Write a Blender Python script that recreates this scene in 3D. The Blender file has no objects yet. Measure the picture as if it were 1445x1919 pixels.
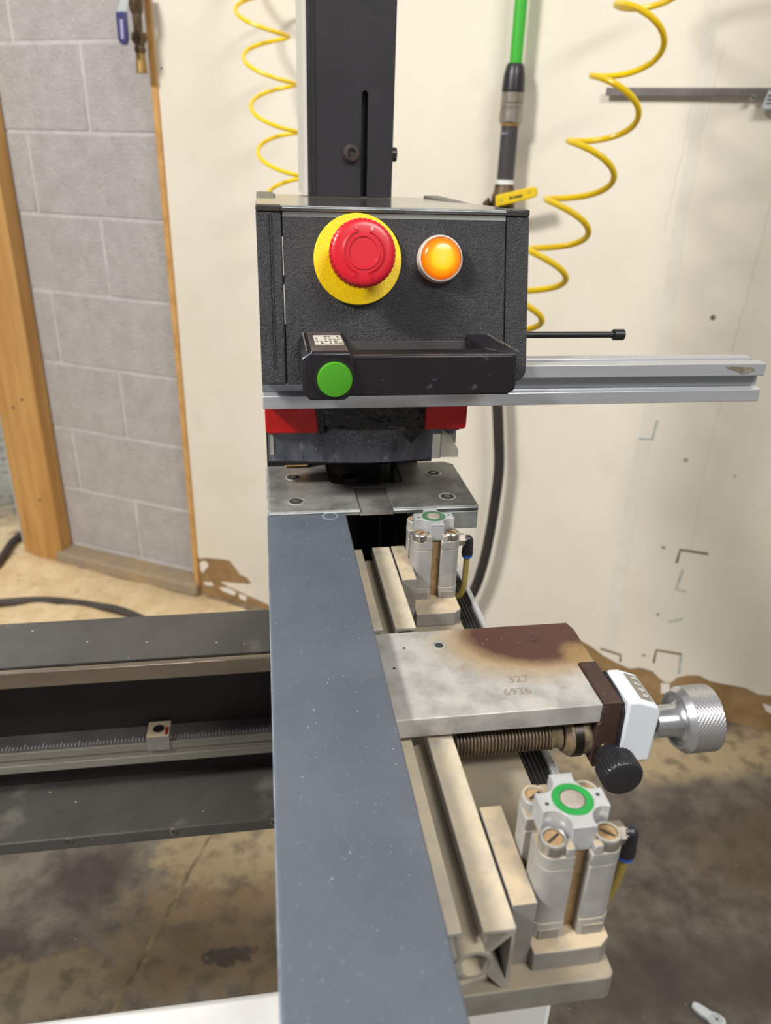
import bpy, bmesh, math, random
from mathutils import Vector, Matrix, noise

random.seed(7)
S = bpy.context.scene
C = S.collection
H = 1.235                       # camera height above the floor; modelling heights below are given from the camera's level
PI = math.pi

# ------------------------------------------------------------------ camera
cam = bpy.data.cameras.new('camera')
camo = bpy.data.objects.new('camera', cam)
C.objects.link(camo)
right = Vector((0.98828, -0.14984, 0.02919)); down = Vector((-0.03702, -0.42074, -0.90642)); fwd = Vector((0.14811, 0.89472, -0.42136))
m = Matrix.Identity(4)
for i in range(3):
    m[i][0] = right[i]; m[i][1] = -down[i]; m[i][2] = -fwd[i]
m.translation = Vector((0, 0, H))
camo.matrix_world = m
cam.sensor_fit = 'VERTICAL'; cam.sensor_height = 36.0
cam.lens = 1428.3 / 1919 * 36
cam.clip_start = 0.02
cam.dof.use_dof = True; cam.dof.focus_distance = 0.50; cam.dof.aperture_fstop = 9.5
S.camera = camo

# ------------------------------------------------------------------ light
w = bpy.data.worlds.new('room_light'); S.world = w; w.use_nodes = True
bg = w.node_tree.nodes['Background']
bg.inputs[0].default_value = (1.0, 0.985, 0.955, 1); bg.inputs[1].default_value = 0.25

def lamp(name, loc, aim, sx, sy, watt, col=(1, .97, .92)):
    l = bpy.data.lights.new(name, 'AREA'); l.shape = 'RECTANGLE'; l.size = sx; l.size_y = sy; l.energy = watt; l.color = col
    o = bpy.data.objects.new(name, l); C.objects.link(o)
    o.location = loc
    o.rotation_euler = (Vector(aim) - Vector(loc)).to_track_quat('-Z', 'Y').to_euler()
    return o
lamp('area_lamp', (-1.95, -0.35, H + 1.75), (0.2, 0.7, H - 0.3), 0.6, 0.35, 100)
lamp('area_lamp', (0.9, -1.3, H + 1.9), (0.3, 0.8, H - 0.3), 1.2, 0.3, 58)
lamp('area_lamp', (-1.9, 3.3, H + 1.5), (-1.6, 3.3, 0), 0.8, 0.4, 26)  # added to brighten the far room, no fixture known there

S.view_settings.view_transform = 'Standard'; S.view_settings.look = 'None'
S.view_settings.gamma = 1; S.view_settings.use_curve_mapping = False
S.view_settings.exposure = 0.0

# ------------------------------------------------------------------ materials
def c(r, g, b):
    f = lambda v: (v / 255 / 12.92) if v / 255 <= .04045 else ((v / 255 + .055) / 1.055) ** 2.4
    return (f(r), f(g), f(b), 1)
MATS = {}
def pm(name, col, col2=None, scale=40, lo=.4, hi=.65, rough=.5, metal=0., bump=None, specks=None, dust=None, fine=None, spec=.5, stretch=None, rough2=None, patch=None):
    """procedural surface: two-tone noise, specks, settled dust on upward faces, fine relief"""
    if name in MATS: return MATS[name]
    mt = bpy.data.materials.new(name); mt.use_nodes = True
    nt = mt.node_tree; N = nt.nodes; L = nt.links
    p = N['Principled BSDF']
    p.inputs['Roughness'].default_value = rough; p.inputs['Metallic'].default_value = metal
    p.inputs['Specular IOR Level'].default_value = spec
    tc = N.new('ShaderNodeTexCoord'); co = tc.outputs['Object']
    if stretch:
        mp = N.new('ShaderNodeMapping'); mp.inputs['Scale'].default_value = stretch; L.new(co, mp.inputs[0]); cs = mp.outputs[0]
    else: cs = co
    def ramp(fac, a, b):
        r = N.new('ShaderNodeMapRange'); r.inputs[1].default_value = a; r.inputs[2].default_value = b; r.clamp = True
        L.new(fac, r.inputs[0]); return r.outputs[0]
    def nz(s, det=6, ro=.6, vec=None):
        n = N.new('ShaderNodeTexNoise'); n.inputs['Scale'].default_value = s; n.inputs['Detail'].default_value = det; n.inputs['Roughness'].default_value = ro
        L.new(vec or co, n.inputs['Vector']); return n.outputs[0]
    def mix(fac, a, b):
        x = N.new('ShaderNodeMix'); x.data_type = 'RGBA'
        if hasattr(fac, 'links'): L.new(fac, x.inputs[0])
        else: x.inputs[0].default_value = fac
        for v, i in ((a, 6), (b, 7)):
            if hasattr(v, 'links'): L.new(v, x.inputs[i])
            else: x.inputs[i].default_value = v
        return x.outputs[2]
    def mul(a, b):
        x = N.new('ShaderNodeMath'); x.operation = 'MULTIPLY'
        for v, i in ((a, 0), (b, 1)):
            if hasattr(v, 'links'): L.new(v, x.inputs[i])
            else: x.inputs[i].default_value = v
        return x.outputs[0]
    cur = col
    if col2:
        f1 = ramp(nz(scale, 8, .65, cs), lo, hi)
        cur = mix(f1, col, col2)
        if rough2 is not None:
            r = N.new('ShaderNodeMapRange'); L.new(f1, r.inputs[0]); r.inputs[3].default_value = rough; r.inputs[4].default_value = rough2
            L.new(r.outputs[0], p.inputs['Roughness'])
    if patch:                                            # list of (centre, (rx, ry, rz), colour, soft, wobble, amount): stains with a shape of their own
        for (ctr, rad, pc, soft, wob, amt) in patch:
            sb = N.new('ShaderNodeVectorMath'); sb.operation = 'SUBTRACT'; L.new(co, sb.inputs[0]); sb.inputs[1].default_value = ctr
            dv = N.new('ShaderNodeVectorMath'); dv.operation = 'DIVIDE'; L.new(sb.outputs[0], dv.inputs[0]); dv.inputs[1].default_value = rad
            ln = N.new('ShaderNodeVectorMath'); ln.operation = 'LENGTH'; L.new(dv.outputs[0], ln.inputs[0])
            ad = N.new('ShaderNodeMath'); ad.operation = 'MULTIPLY_ADD'; L.new(nz(2.6 / max(rad[0], rad[1]), 10, .72), ad.inputs[0]); ad.inputs[1].default_value = wob; L.new(ln.outputs['Value'], ad.inputs[2])
            cur = mix(mul(ramp(ad.outputs[0], 1 + wob * .5, 1 + wob * .5 - soft), amt), cur, pc)
    if fine:                                             # (colour, scale, lo, hi, amount)
        cur = mix(mul(ramp(nz(fine[1], 3, .5), fine[2], fine[3]), fine[4]), cur, fine[0])
    if specks:                                           # list of (colour, scale, size)
        for (sc_, ss, sz) in specks:
            v = N.new('ShaderNodeTexVoronoi'); v.inputs['Scale'].default_value = ss; L.new(co, v.inputs['Vector'])
            keep = N.new('ShaderNodeMath'); keep.operation = 'GREATER_THAN'; keep.inputs[1].default_value = .72
            sep = N.new('ShaderNodeSeparateColor'); L.new(v.outputs['Color'], sep.inputs[0]); L.new(sep.outputs[0], keep.inputs[0])
            cur = mix(mul(ramp(v.outputs['Distance'], sz, sz * .5), keep.outputs[0]), cur, sc_)
    if dust:                                             # (colour, amount)
        g = N.new('ShaderNodeNewGeometry'); sx = N.new('ShaderNodeSeparateXYZ'); L.new(g.outputs['Normal'], sx.inputs[0])
        up = ramp(sx.outputs[2], .55, .9)
        dn = ramp(nz(60, 8, .7), .22, .55)
        df = mul(mul(up, dn), dust[1])
        cur = mix(df, cur, dust[0])
        r = N.new('ShaderNodeMapRange'); L.new(df, r.inputs[0]); r.inputs[3].default_value = rough; r.inputs[4].default_value = .9
        L.new(r.outputs[0], p.inputs['Roughness'])
        if metal:
            r = N.new('ShaderNodeMapRange'); L.new(df, r.inputs[0]); r.inputs[3].default_value = metal; r.inputs[4].default_value = 0
            L.new(r.outputs[0], p.inputs['Metallic'])
    if hasattr(cur, 'links'): L.new(cur, p.inputs['Base Color'])
    else: p.inputs['Base Color'].default_value = cur
    if bump:                                             # (scale, strength, distance)
        b = N.new('ShaderNodeBump'); b.inputs['Strength'].default_value = bump[1]; b.inputs['Distance'].default_value = bump[2]
        L.new(nz(bump[0], 4, .55, cs), b.inputs['Height']); L.new(b.outputs[0], p.inputs['Normal'])
    MATS[name] = mt
    return mt
def glassy(name, col, rough, alpha):
    mt = bpy.data.materials.new(name); mt.use_nodes = True
    p = mt.node_tree.nodes['Principled BSDF']
    p.inputs['Base Color'].default_value = col; p.inputs['Roughness'].default_value = rough; p.inputs['Alpha'].default_value = alpha
    MATS[name] = mt; return mt
def glow(name, col, strength, base):
    mt = bpy.data.materials.new(name); mt.use_nodes = True
    p = mt.node_tree.nodes['Principled BSDF']
    p.inputs['Base Color'].default_value = base; p.inputs['Roughness'].default_value = .25
    p.inputs['Emission Color'].default_value = col; p.inputs['Emission Strength'].default_value = strength
    MATS[name] = mt; return mt

DUST = c(176, 156, 124)
m_paint = pm('cream wall paint', c(236, 229, 214), c(230, 222, 205), scale=3, rough=.75, bump=(160, .2, .002), fine=(c(220, 212, 194), 9, .62, .8, .5))
m_kraft = pm('torn brown paper', c(164, 134, 92), c(140, 110, 70), scale=18, rough=.95, bump=(120, .3, .003))
m_chalk = pm('torn white paper', c(238, 232, 222), rough=.9)
m_tape = pm('wall joint tape', c(232, 226, 214), c(226, 219, 206), scale=30, rough=.85, bump=(300, .3, .002))
m_scuff = pm('wall crack', c(218, 211, 197), rough=.9)
m_gap = pm('rough cut edge', c(134, 112, 84), rough=.95)
m_bluemark = pm('faded blue paint', c(168, 180, 184), c(214, 207, 190), scale=60, rough=.9)
m_block = pm('concrete block', c(196, 192, 190), c(180, 175, 172), scale=22, lo=.35, hi=.7, rough=.95, bump=(170, .9, .006), fine=(c(140, 133, 124), 120, .64, .76, .8), specks=[(c(216, 212, 208), 90, .2)])
m_mortar = pm('mortar', c(206, 203, 202), c(190, 186, 183), scale=16, rough=.95, bump=(160, .4, .003))
m_curb = pm('curb concrete', c(150, 140, 128), c(176, 154, 118), scale=9, rough=.95, bump=(90, .5, .005))
m_wood = pm('pine timber', c(206, 160, 96), c(184, 134, 72), scale=5, rough=.7, stretch=(6, 6, .5), bump=(60, .15, .002), fine=(c(150, 100, 50), 3, .68, .8, .6))
m_woodedge = pm('raw wood edge', c(214, 166, 100), c(190, 140, 80), scale=20, rough=.8)
m_nail = pm('nail head', c(92, 78, 70), rough=.6, metal=.4)
m_beam = pm('slate grey anodised steel', c(91, 98, 109), c(82, 88, 98), scale=14, rough=.42, rough2=.52, specks=[(c(188, 188, 180), 230, .10), (c(150, 153, 156), 380, .13), (c(140, 144, 148), 520, .14)], fine=(c(118, 124, 132), 300, .64, .78, .4), bump=(500, .06, .0005))
m_beamedge = pm('worn beam edge', c(150, 160, 172), c(96, 106, 120), scale=60, rough=.4)
m_black = pm('black painted steel', c(38, 36, 42), c(31, 30, 35), scale=20, rough=.5, specks=[(c(130, 126, 126), 240, .07)], fine=(c(70, 70, 78), 60, .66, .8, .5))
m_pale = pm('pale grey enamel', c(205, 202, 192), rough=.5)
m_rustedge = pm('rusty edge', c(84, 60, 52), c(40, 36, 40), scale=60, rough=.7)
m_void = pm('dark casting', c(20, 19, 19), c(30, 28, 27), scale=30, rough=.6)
m_voidm = pm('oily dark steel', c(52, 48, 44), c(30, 28, 26), scale=60, rough=.35, metal=.7)
m_hammer = pm('hammered black coating', c(52, 54, 59), c(44, 46, 50), scale=30, rough=.24, bump=(720, 1.0, .0025), spec=.7)
m_smoothblk = pm('smooth dark plastic', c(62, 60, 58), c(52, 50, 49), scale=30, rough=.38)
m_lid = pm('grey metal lid', c(150, 148, 144), c(124, 122, 120), scale=24, rough=.14, metal=.8, specks=[(c(225, 220, 210), 200, .1)])
m_yellow = pm('yellow label', c(246, 214, 10), c(236, 200, 0), scale=50, rough=.38, bump=(620, .35, .001))
m_red = pm('red plastic', c(196, 22, 40), rough=.32)
m_red2 = pm('red enamel', c(196, 18, 12), c(182, 16, 12), scale=15, rough=.4)
m_handle = pm('worn black handle', c(27, 24, 30), c(20, 18, 23), scale=50, rough=.42, fine=(c(86, 84, 92), 150, .66, .8, .6))
m_worn = pm('worn bare edge', c(128, 118, 108), c(80, 74, 70), scale=120, rough=.5)
m_green = pm('green plastic', c(72, 150, 34), rough=.3)
m_sticker = pm('white sticker', c(200, 196, 184), rough=.6)
m_ink = pm('ink', c(60, 56, 50), rough=.7)
m_alu = pm('aluminium extrusion', c(196, 199, 204), c(184, 187, 192), scale=30, rough=.38, metal=.55, stretch=(.15, 4, 4), specks=[(c(110, 108, 100), 160, .05)])
m_alugroove = pm('aluminium groove', c(170, 174, 180), rough=.3, metal=.7)
m_grime = pm('dark grime', c(104, 94, 76), c(150, 146, 136), scale=120, rough=.8)
m_tapeblk = pm('black adhesive tape', c(13, 12, 13), c(20, 19, 20), scale=60, rough=.2, bump=(90, .5, .004))
m_clear = pm('scratched clear plastic', c(134, 138, 150), c(74, 78, 88), scale=34, lo=.35, hi=.7, rough=.14, bump=(240, .6, .001), stretch=(2.2, 1, .7), fine=(c(186, 190, 198), 110, .62, .78, .6))
m_clear.node_tree.nodes['Principled BSDF'].inputs['Alpha'].default_value = .5
m_clearedge = pm('cloudy plastic corner', c(198, 196, 184), c(170, 168, 158), scale=70, rough=.4)
m_clearedge.node_tree.nodes['Principled BSDF'].inputs['Alpha'].default_value = .75
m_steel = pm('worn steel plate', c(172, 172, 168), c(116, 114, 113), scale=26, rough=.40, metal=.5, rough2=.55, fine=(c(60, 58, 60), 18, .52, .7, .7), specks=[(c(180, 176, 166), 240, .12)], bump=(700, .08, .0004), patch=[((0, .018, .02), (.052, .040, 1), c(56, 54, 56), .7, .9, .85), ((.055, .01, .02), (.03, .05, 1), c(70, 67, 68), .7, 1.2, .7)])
m_steelface = pm('machined steel side', c(152, 158, 156), c(118, 118, 108), scale=50, rough=.5, metal=.35, bump=(400, .15, .0005))
m_steeledge = pm('bare steel edge', c(190, 200, 204), c(150, 156, 156), scale=60, rough=.4, metal=.4)
m_screw = pm('socket screw', c(140, 138, 132), c(70, 66, 62), scale=160, rough=.45, metal=.6)
m_socket = pm('screw recess', c(52, 47, 42), rough=.8)
m_alucast = pm('grey cast aluminium', c(176, 175, 172), c(160, 159, 156), scale=60, rough=.48, metal=.3, dust=(DUST, .85), bump=(500, .12, .0006))
m_cap = pm('silver cap', c(188, 190, 192), c(172, 174, 176), scale=60, rough=.42, metal=.3)
m_chrome = pm('polished steel', c(206, 206, 204), c(170, 168, 162), scale=90, rough=.2, metal=.9)
m_dirt = pm('packed sawdust', c(170, 142, 102), c(134, 104, 68), scale=120, rough=.95, bump=(300, .4, .001))
m_ringgreen = pm('green ring', c(24, 150, 66), c(20, 136, 58), scale=80, rough=.4)
m_ringold = pm('dull green ring', c(74, 122, 86), c(60, 104, 74), scale=80, rough=.5)
m_piston = pm('piston face', c(172, 164, 154), c(150, 142, 132), scale=120, rough=.6, metal=.2)
m_rail = pm('dusty aluminium rail', c(176, 172, 164), c(160, 156, 148), scale=60, rough=.5, metal=.25, dust=(c(200, 187, 163), 1), fine=(c(150, 128, 96), 90, .56, .74, .5))
m_bracket = pm('dusty bracket', c(150, 147, 142), c(138, 134, 128), scale=60, rough=.55, metal=.3, dust=(c(192, 174, 146), 1))
m_base = pm('dusty base plate', c(150, 146, 136), c(130, 126, 116), scale=30, rough=.6, metal=.3, dust=(c(160, 147, 124), .9), bump=(500, .2, .0006))
m_rib = pm('black ribbed strip', c(28, 26, 25), rough=.6)
m_blackplastic = pm('black plastic', c(34, 34, 38), rough=.35)
m_collarblue = pm('blue collar', c(36, 92, 190), rough=.4)
m_tubing = pm('amber air tube', c(168, 148, 70), rough=.3)
m_tubing.node_tree.nodes['Principled BSDF'].inputs['Alpha'].default_value = .8
m_endblk = pm('brown burnished steel', c(74, 56, 48), c(60, 44, 38), scale=40, rough=.5, metal=.3, fine=(c(120, 96, 74), 240, .62, .75, .5))
m_white = pm('white plastic', c(214, 221, 228), rough=.35)
m_whitepaint = pm('white powder coat', c(226, 226, 224), c(216, 215, 211), scale=20, rough=.45, specks=[(c(120, 100, 70), 60, .05)])
m_window = pm('counter window', c(132, 124, 112), rough=.3)
m_knurl = pm('knurled aluminium', c(196, 196, 198), rough=.32, metal=.85)
m_turned = pm('turned aluminium', c(206, 208, 212), c(190, 192, 196), scale=30, rough=.26, metal=.85)
m_thread = pm('oily thread', c(120, 104, 84), c(84, 74, 62), scale=60, rough=.5, metal=.3)
m_bearing = pm('grubby bearing', c(146, 126, 92), c(78, 72, 68), scale=50, rough=.55, metal=.3)
m_chan = pm('dark grey machine paint', c(76, 74, 71), c(66, 64, 61), scale=16, rough=.5, fine=(c(128, 122, 110), 22, .6, .76, .55), specks=[(c(190, 176, 140), 80, .09)])
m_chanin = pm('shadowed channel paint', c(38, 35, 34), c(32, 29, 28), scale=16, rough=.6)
m_strip = pm('bare steel strip', c(150, 138, 122), c(126, 116, 104), scale=8, rough=.3, metal=.7, stretch=(.3, 2, 2))
m_shadedalu = pm('dull shade-toned aluminium', c(136, 132, 122), c(118, 114, 104), scale=30, rough=.55, metal=.2, stretch=(.2, 2, 2))  # rail's shade inside the channel is put into this darker colour
m_rulerface = pm('ruler face', c(116, 112, 112), c(100, 96, 96), scale=30, rough=.4, metal=.3)
m_tick = pm('ruler marks', c(176, 172, 168), rough=.6)
m_redmark = pm('red mark', c(150, 40, 36), rough=.6)
m_brass = pm('brass', c(176, 146, 84), c(140, 108, 60), scale=60, rough=.4, metal=.6)
m_oldbrass = pm('tarnished brass', c(110, 92, 68), c(78, 62, 46), scale=50, rough=.5, metal=.5)
m_bluegrip = pm('blue vinyl grip', c(58, 56, 112), rough=.45)
m_whitemark = pm('white print', c(196, 192, 222), rough=.6)
m_zinc = pm('zinc plate', c(206, 212, 216), rough=.35, metal=.3)
m_coil = pm('yellow hose', c(252, 216, 22), c(246, 204, 12), scale=20, rough=.3, specks=[(c(90, 72, 20), 70, .09)])
m_greenhose = pm('green hose', c(66, 180, 58), rough=.35)
m_fitting = pm('nickel fitting', c(164, 156, 146), c(140, 132, 122), scale=40, rough=.35, metal=.6)
m_thread_tape = pm('sealing tape', c(226, 232, 232), rough=.6)
m_pipe = pm('black pipe', c(66, 62, 66), rough=.45)
m_yellowgrip = pm('yellow vinyl grip', c(240, 204, 20), rough=.4)
m_greybar = pm('grey graduated steel', c(122, 116, 114), c(110, 104, 102), scale=30, rough=.45, metal=.3)
m_rubber = pm('black rubber hose', c(52, 47, 44), c(44, 40, 38), scale=30, rough=.55)
m_cable = pm('dusty rubber cable', c(74, 66, 62), c(62, 55, 52), scale=20, rough=.7)
m_sawdust = pm('sawdust', c(228, 206, 166), c(214, 186, 140), scale=16, rough=1, bump=(110, .7, .006), fine=(c(180, 144, 98), 40, .6, .75, .6))
m_farwall = pm('far room wall', c(168, 182, 192), c(186, 192, 194), scale=3, rough=.9)
m_floor = pm('stained concrete floor', c(122, 114, 102), c(84, 77, 70), scale=9, lo=.38, hi=.62, rough=.62, rough2=.8,
             fine=(c(78, 70, 62), 24, .50, .66, .55),
             patch=[((-1.1, 2.15, 0), (1.15, .72, 1), c(222, 200, 160), .35, .5, .95),
                    ((-1.7, 3.6, 0), (1.6, 1.0, 1), c(176, 176, 166), .4, .5, .95),
                    ((-.07, 1.10, 0), (.20, .18, 1), c(166, 148, 112), .35, 2.4, .75),
                    ((-.14, .92, 0), (.22, .14, 1), c(126, 106, 78), .3, 2.6, .8),
                    ((-.40, .86, 0), (.13, .07, 1), c(150, 134, 106), .3, 1.8, .7),
                    ((1.0, 1.24, 0), (.5, .10, 1), c(186, 166, 130), .5, .9, .8),
                    ((-.36, 1.07, 0), (.10, .10, 1), c(58, 52, 46), .6, 1.4, .9),
                    ((-.10, .88, 0), (.05, .02, 1), c(60, 54, 48), .3, 2.2, .9),
                    ((.62, .74, 0), (.3, .10, 1), c(66, 60, 55), .6, 1.6, .7),
                    ((.95, .95, 0), (.2, .16, 1), c(98, 80, 60), .6, 1.6, .7),
                    ((-.33, .80, 0), (.012, .55, 1), c(60, 54, 48), .4, .8, .0)],
             specks=[(c(206, 186, 150), 42, .06), (c(188, 176, 150), 75, .05)], bump=(60, .35, .003))

# ------------------------------------------------------------------ mesh kit
class MB:
    def __init__(s): s.v = []; s.f = []
    def add(s, vs, fs):
        n = len(s.v); s.v += [tuple(p) for p in vs]; s.f += [tuple(i + n for i in q) for q in fs]; return s
    def box(s, x0, x1, y0, y1, z0, z1):
        return s.add([(x0, y0, z0), (x1, y0, z0), (x1, y1, z0), (x0, y1, z0), (x0, y0, z1), (x1, y0, z1), (x1, y1, z1), (x0, y1, z1)],
                     [(3, 2, 1, 0), (4, 5, 6, 7), (0, 1, 5, 4), (1, 2, 6, 5), (2, 3, 7, 6), (3, 0, 4, 7)])
    def prism(s, pts, axis, a, b):
        """closed outline extruded from a to b; outline coordinates are the two other axes in order"""
        def P(q, t):
            return {'x': (t, q[0], q[1]), 'y': (q[0], t, q[1]), 'z': (q[0], q[1], t)}[axis]
        n = len(pts)
        area = sum(pts[i][0] * pts[(i + 1) % n][1] - pts[(i + 1) % n][0] * pts[i][1] for i in range(n))
        if (area < 0) != (axis == 'y'): pts = pts[::-1]
        if b < a: a, b = b, a
        vs = [P(q, a) for q in pts] + [P(q, b) for q in pts]
        fs = [tuple(range(n))[::-1], tuple(range(n, 2 * n))] + [(i, (i + 1) % n, n + (i + 1) % n, n + i) for i in range(n)]
        return s.add(vs, fs)
    def lathe(s, prof, o, ax, seg=32, caps=True):
        """prof: (distance along axis, radius)"""
        o = Vector(o); ax = Vector(ax).normalized()
        e1 = ax.orthogonal().normalized(); e2 = ax.cross(e1)
        vs = []; fs = []; k = len(prof)
        for (t, r) in prof:
            for j in range(seg):
                a = 2 * PI * j / seg
                vs.append(o + ax * t + (e1 * math.cos(a) + e2 * math.sin(a)) * r)
        for i in range(k - 1):
            for j in range(seg):
                a0 = i * seg + j; a1 = i * seg + (j + 1) % seg
                fs.append((a0, a1, a1 + seg, a0 + seg))
        if caps:
            fs.append(tuple(range(seg))[::-1]); fs.append(tuple(range((k - 1) * seg, k * seg)))
        return s.add(vs, fs)
    def cyl(s, p0, p1, r0, r1=None, seg=24):
        d = Vector(p1) - Vector(p0)
        return s.lathe([(0, r0), (d.length, r0 if r1 is None else r1)], p0, d, seg)
    def ring(s, o, ax, r0, r1, t0, t1, seg=36):
        """flat washer"""
        o = Vector(o)
        return s.lathe([(t0, r0), (t0, r1), (t1, r1), (t1, r0), (t0, r0)], o, ax, seg, caps=False)
    def tube(s, pts, r, seg=12, caps=True):
        pts = [Vector(p) for p in pts]; n = len(pts); vs = []; fs = []
        up = None
        for i, p in enumerate(pts):
            t = (pts[min(i + 1, n - 1)] - pts[max(i - 1, 0)]).normalized()
            if up is None: up = t.orthogonal().normalized()
            up = (up - t * up.dot(t)).normalized(); e2 = t.cross(up)
            rr = r[i] if isinstance(r, (list, tuple)) else r
            for j in range(seg):
                a = 2 * PI * j / seg
                vs.append(p + (up * math.cos(a) + e2 * math.sin(a)) * rr)
        for i in range(n - 1):
            for j in range(seg):
                a0 = i * seg + j; a1 = i * seg + (j + 1) % seg
                fs.append((a0, a1, a1 + seg, a0 + seg))
        if caps:
            fs.append(tuple(range(seg))[::-1]); fs.append(tuple(range((n - 1) * seg, n * seg)))
        return s.add(vs, fs)
    def xf(s, fn):
        s.v = [tuple(fn(Vector(p))) for p in s.v]; return s

ORG = {}
def root(name, loc, label, cat, group=None):
    o = bpy.data.objects.new(name, None); C.objects.link(o); o.empty_display_size = .02
    o.location = (loc[0], loc[1], loc[2] + H); ORG[o.name] = Vector((loc[0], loc[1], loc[2]))
    o['label'] = label; o['category'] = cat
    if group: o['group'] = group
    return o
def build(mb, name, mat, parent=None, loc=None, bevel=0, seg=2, smooth=35, label=None, kind=None, fix=True):
    org = ORG[parent.name] if parent is not None else Vector(loc if loc else (0, 0, -H))
    me = bpy.data.meshes.new(name)
    me.from_pydata([tuple(Vector(p) - org) for p in mb.v], [], mb.f)
    if fix:
        b = bmesh.new(); b.from_mesh(me)
        bmesh.ops.remove_doubles(b, verts=b.verts, dist=1e-6)
        bmesh.ops.recalc_face_normals(b, faces=b.faces)
        b.to_mesh(me); b.free()
    me.materials.append(mat)
    for p in me.polygons: p.use_smooth = True
    me.set_sharp_from_angle(angle=math.radians(smooth))
    o = bpy.data.objects.new(name, me); C.objects.link(o)
    if parent is not None:
        o.parent = parent; ORG[o.name] = org
    else:
        o.location = (org.x, org.y, org.z + H); ORG[o.name] = org
    if bevel:
        md = o.modifiers.new('edges', 'BEVEL'); md.width = bevel; md.segments = seg; md.limit_method = 'ANGLE'; md.angle_limit = math.radians(40)
    if label: o['label'] = label
    if kind: o['kind'] = kind
    return o
def tag(o, label, cat, group=None):
    o['label'] = label; o['category'] = cat
    if group: o['group'] = group
    return o
def structure(o, label=None, cat=None):
    o['kind'] = 'structure'
    if label: o['label'] = label
    if cat: o['category'] = cat
    return o
def text_mb(txt, o, ex, ey, size, thick=.0002):
    """lettering as mesh: o origin (centre), ex reading direction, ey up direction"""
    cu = bpy.data.curves.new('lettering', 'FONT'); cu.body = txt; cu.size = size; cu.align_x = 'CENTER'; cu.align_y = 'CENTER'; cu.extrude = thick; cu.resolution_u = 3
    ob = bpy.data.objects.new('lettering', cu); C.objects.link(ob)
    dg = bpy.context.evaluated_depsgraph_get(); me = bpy.data.meshes.new_from_object(ob.evaluated_get(dg))
    ex = Vector(ex).normalized(); ey = Vector(ey).normalized(); ez = ex.cross(ey); o = Vector(o)
    mb = MB(); mb.add([o + ex * v.co.x + ey * v.co.y + ez * v.co.z for v in me.vertices], [tuple(p.vertices) for p in me.polygons])
    bpy.data.objects.remove(ob); bpy.data.curves.remove(cu); bpy.data.meshes.remove(me)
    return mb
def rrect(x0, x1, y0, y1, r, n=5, corners=(1, 1, 1, 1)):
    """rounded rectangle outline; corners: lower-left, lower-right, upper-right, upper-left"""
    out = []
    for (cx, cy, a0, on, px, py) in ((x0 + r, y0 + r, PI, corners[0], x0, y0), (x1 - r, y0 + r, 1.5 * PI, corners[1], x1, y0), (x1 - r, y1 - r, 0, corners[2], x1, y1), (x0 + r, y1 - r, .5 * PI, corners[3], x0, y1)):
        if on: out += [(cx + r * math.cos(a0 + .5 * PI * i / n), cy + r * math.sin(a0 + .5 * PI * i / n)) for i in range(n + 1)]
        else: out.append((px, py))
    return out
def smooth_path(pts, n=8):
    pts = [Vector(p) for p in pts]; out = []
    for i in range(len(pts) - 1):
        p0 = pts[max(i - 1, 0)]; p1 = pts[i]; p2 = pts[i + 1]; p3 = pts[min(i + 2, len(pts) - 1)]
        for k in range(n):
            t = k / n
            out.append(.5 * ((2 * p1) + (p2 - p0) * t + (2 * p0 - 5 * p1 + 4 * p2 - p3) * t * t + (3 * p1 - p0 - 3 * p2 + p3) * t ** 3))
    return out + [pts[-1]]

# ------------------------------------------------------------------ the room
WY = 0.5144
WU = Vector((math.cos(WY), -math.sin(WY), 0)); WN = Vector((math.sin(WY), math.cos(WY), 0))
def Wp(u, d, z): return WU * u + WN * d + Vector((0, 0, z))
def wall_mb(mb): return mb.xf(lambda p: Wp(p.x, p.y, p.z))     # local (u along wall, d distance from camera, z)

o = build(MB().box(-6, 4, -3, 9, -H - .1, -H), 'floor', m_floor)
structure(o, 'dark stained concrete floor with sawdust by the wall', 'floor')
sm = [Vector((-.36 + .22 * k / 40 + random.uniform(-.0025, .0025), .60 + .55 * k / 40 + 0, -H)) for k in range(41)]
sv = []; sf = []
for k, p in enumerate(sm):
    wd = random.uniform(.003, .006); sv += [p + Vector((-wd, .001, -.0005)), p + Vector((0, 0, .0012)), p + Vector((wd, -.001, -.0005))]
    if k: sf += [(3 * k - 3, 3 * k - 2, 3 * k + 1, 3 * k), (3 * k - 2, 3 * k - 1, 3 * k + 2, 3 * k + 1)]
m_seam = pm('floor seam', c(150, 132, 100), c(76, 68, 58), scale=18, rough=.95)
build(MB().add(sv, sf), 'floor_seam', m_seam, o, fix=False)

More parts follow.
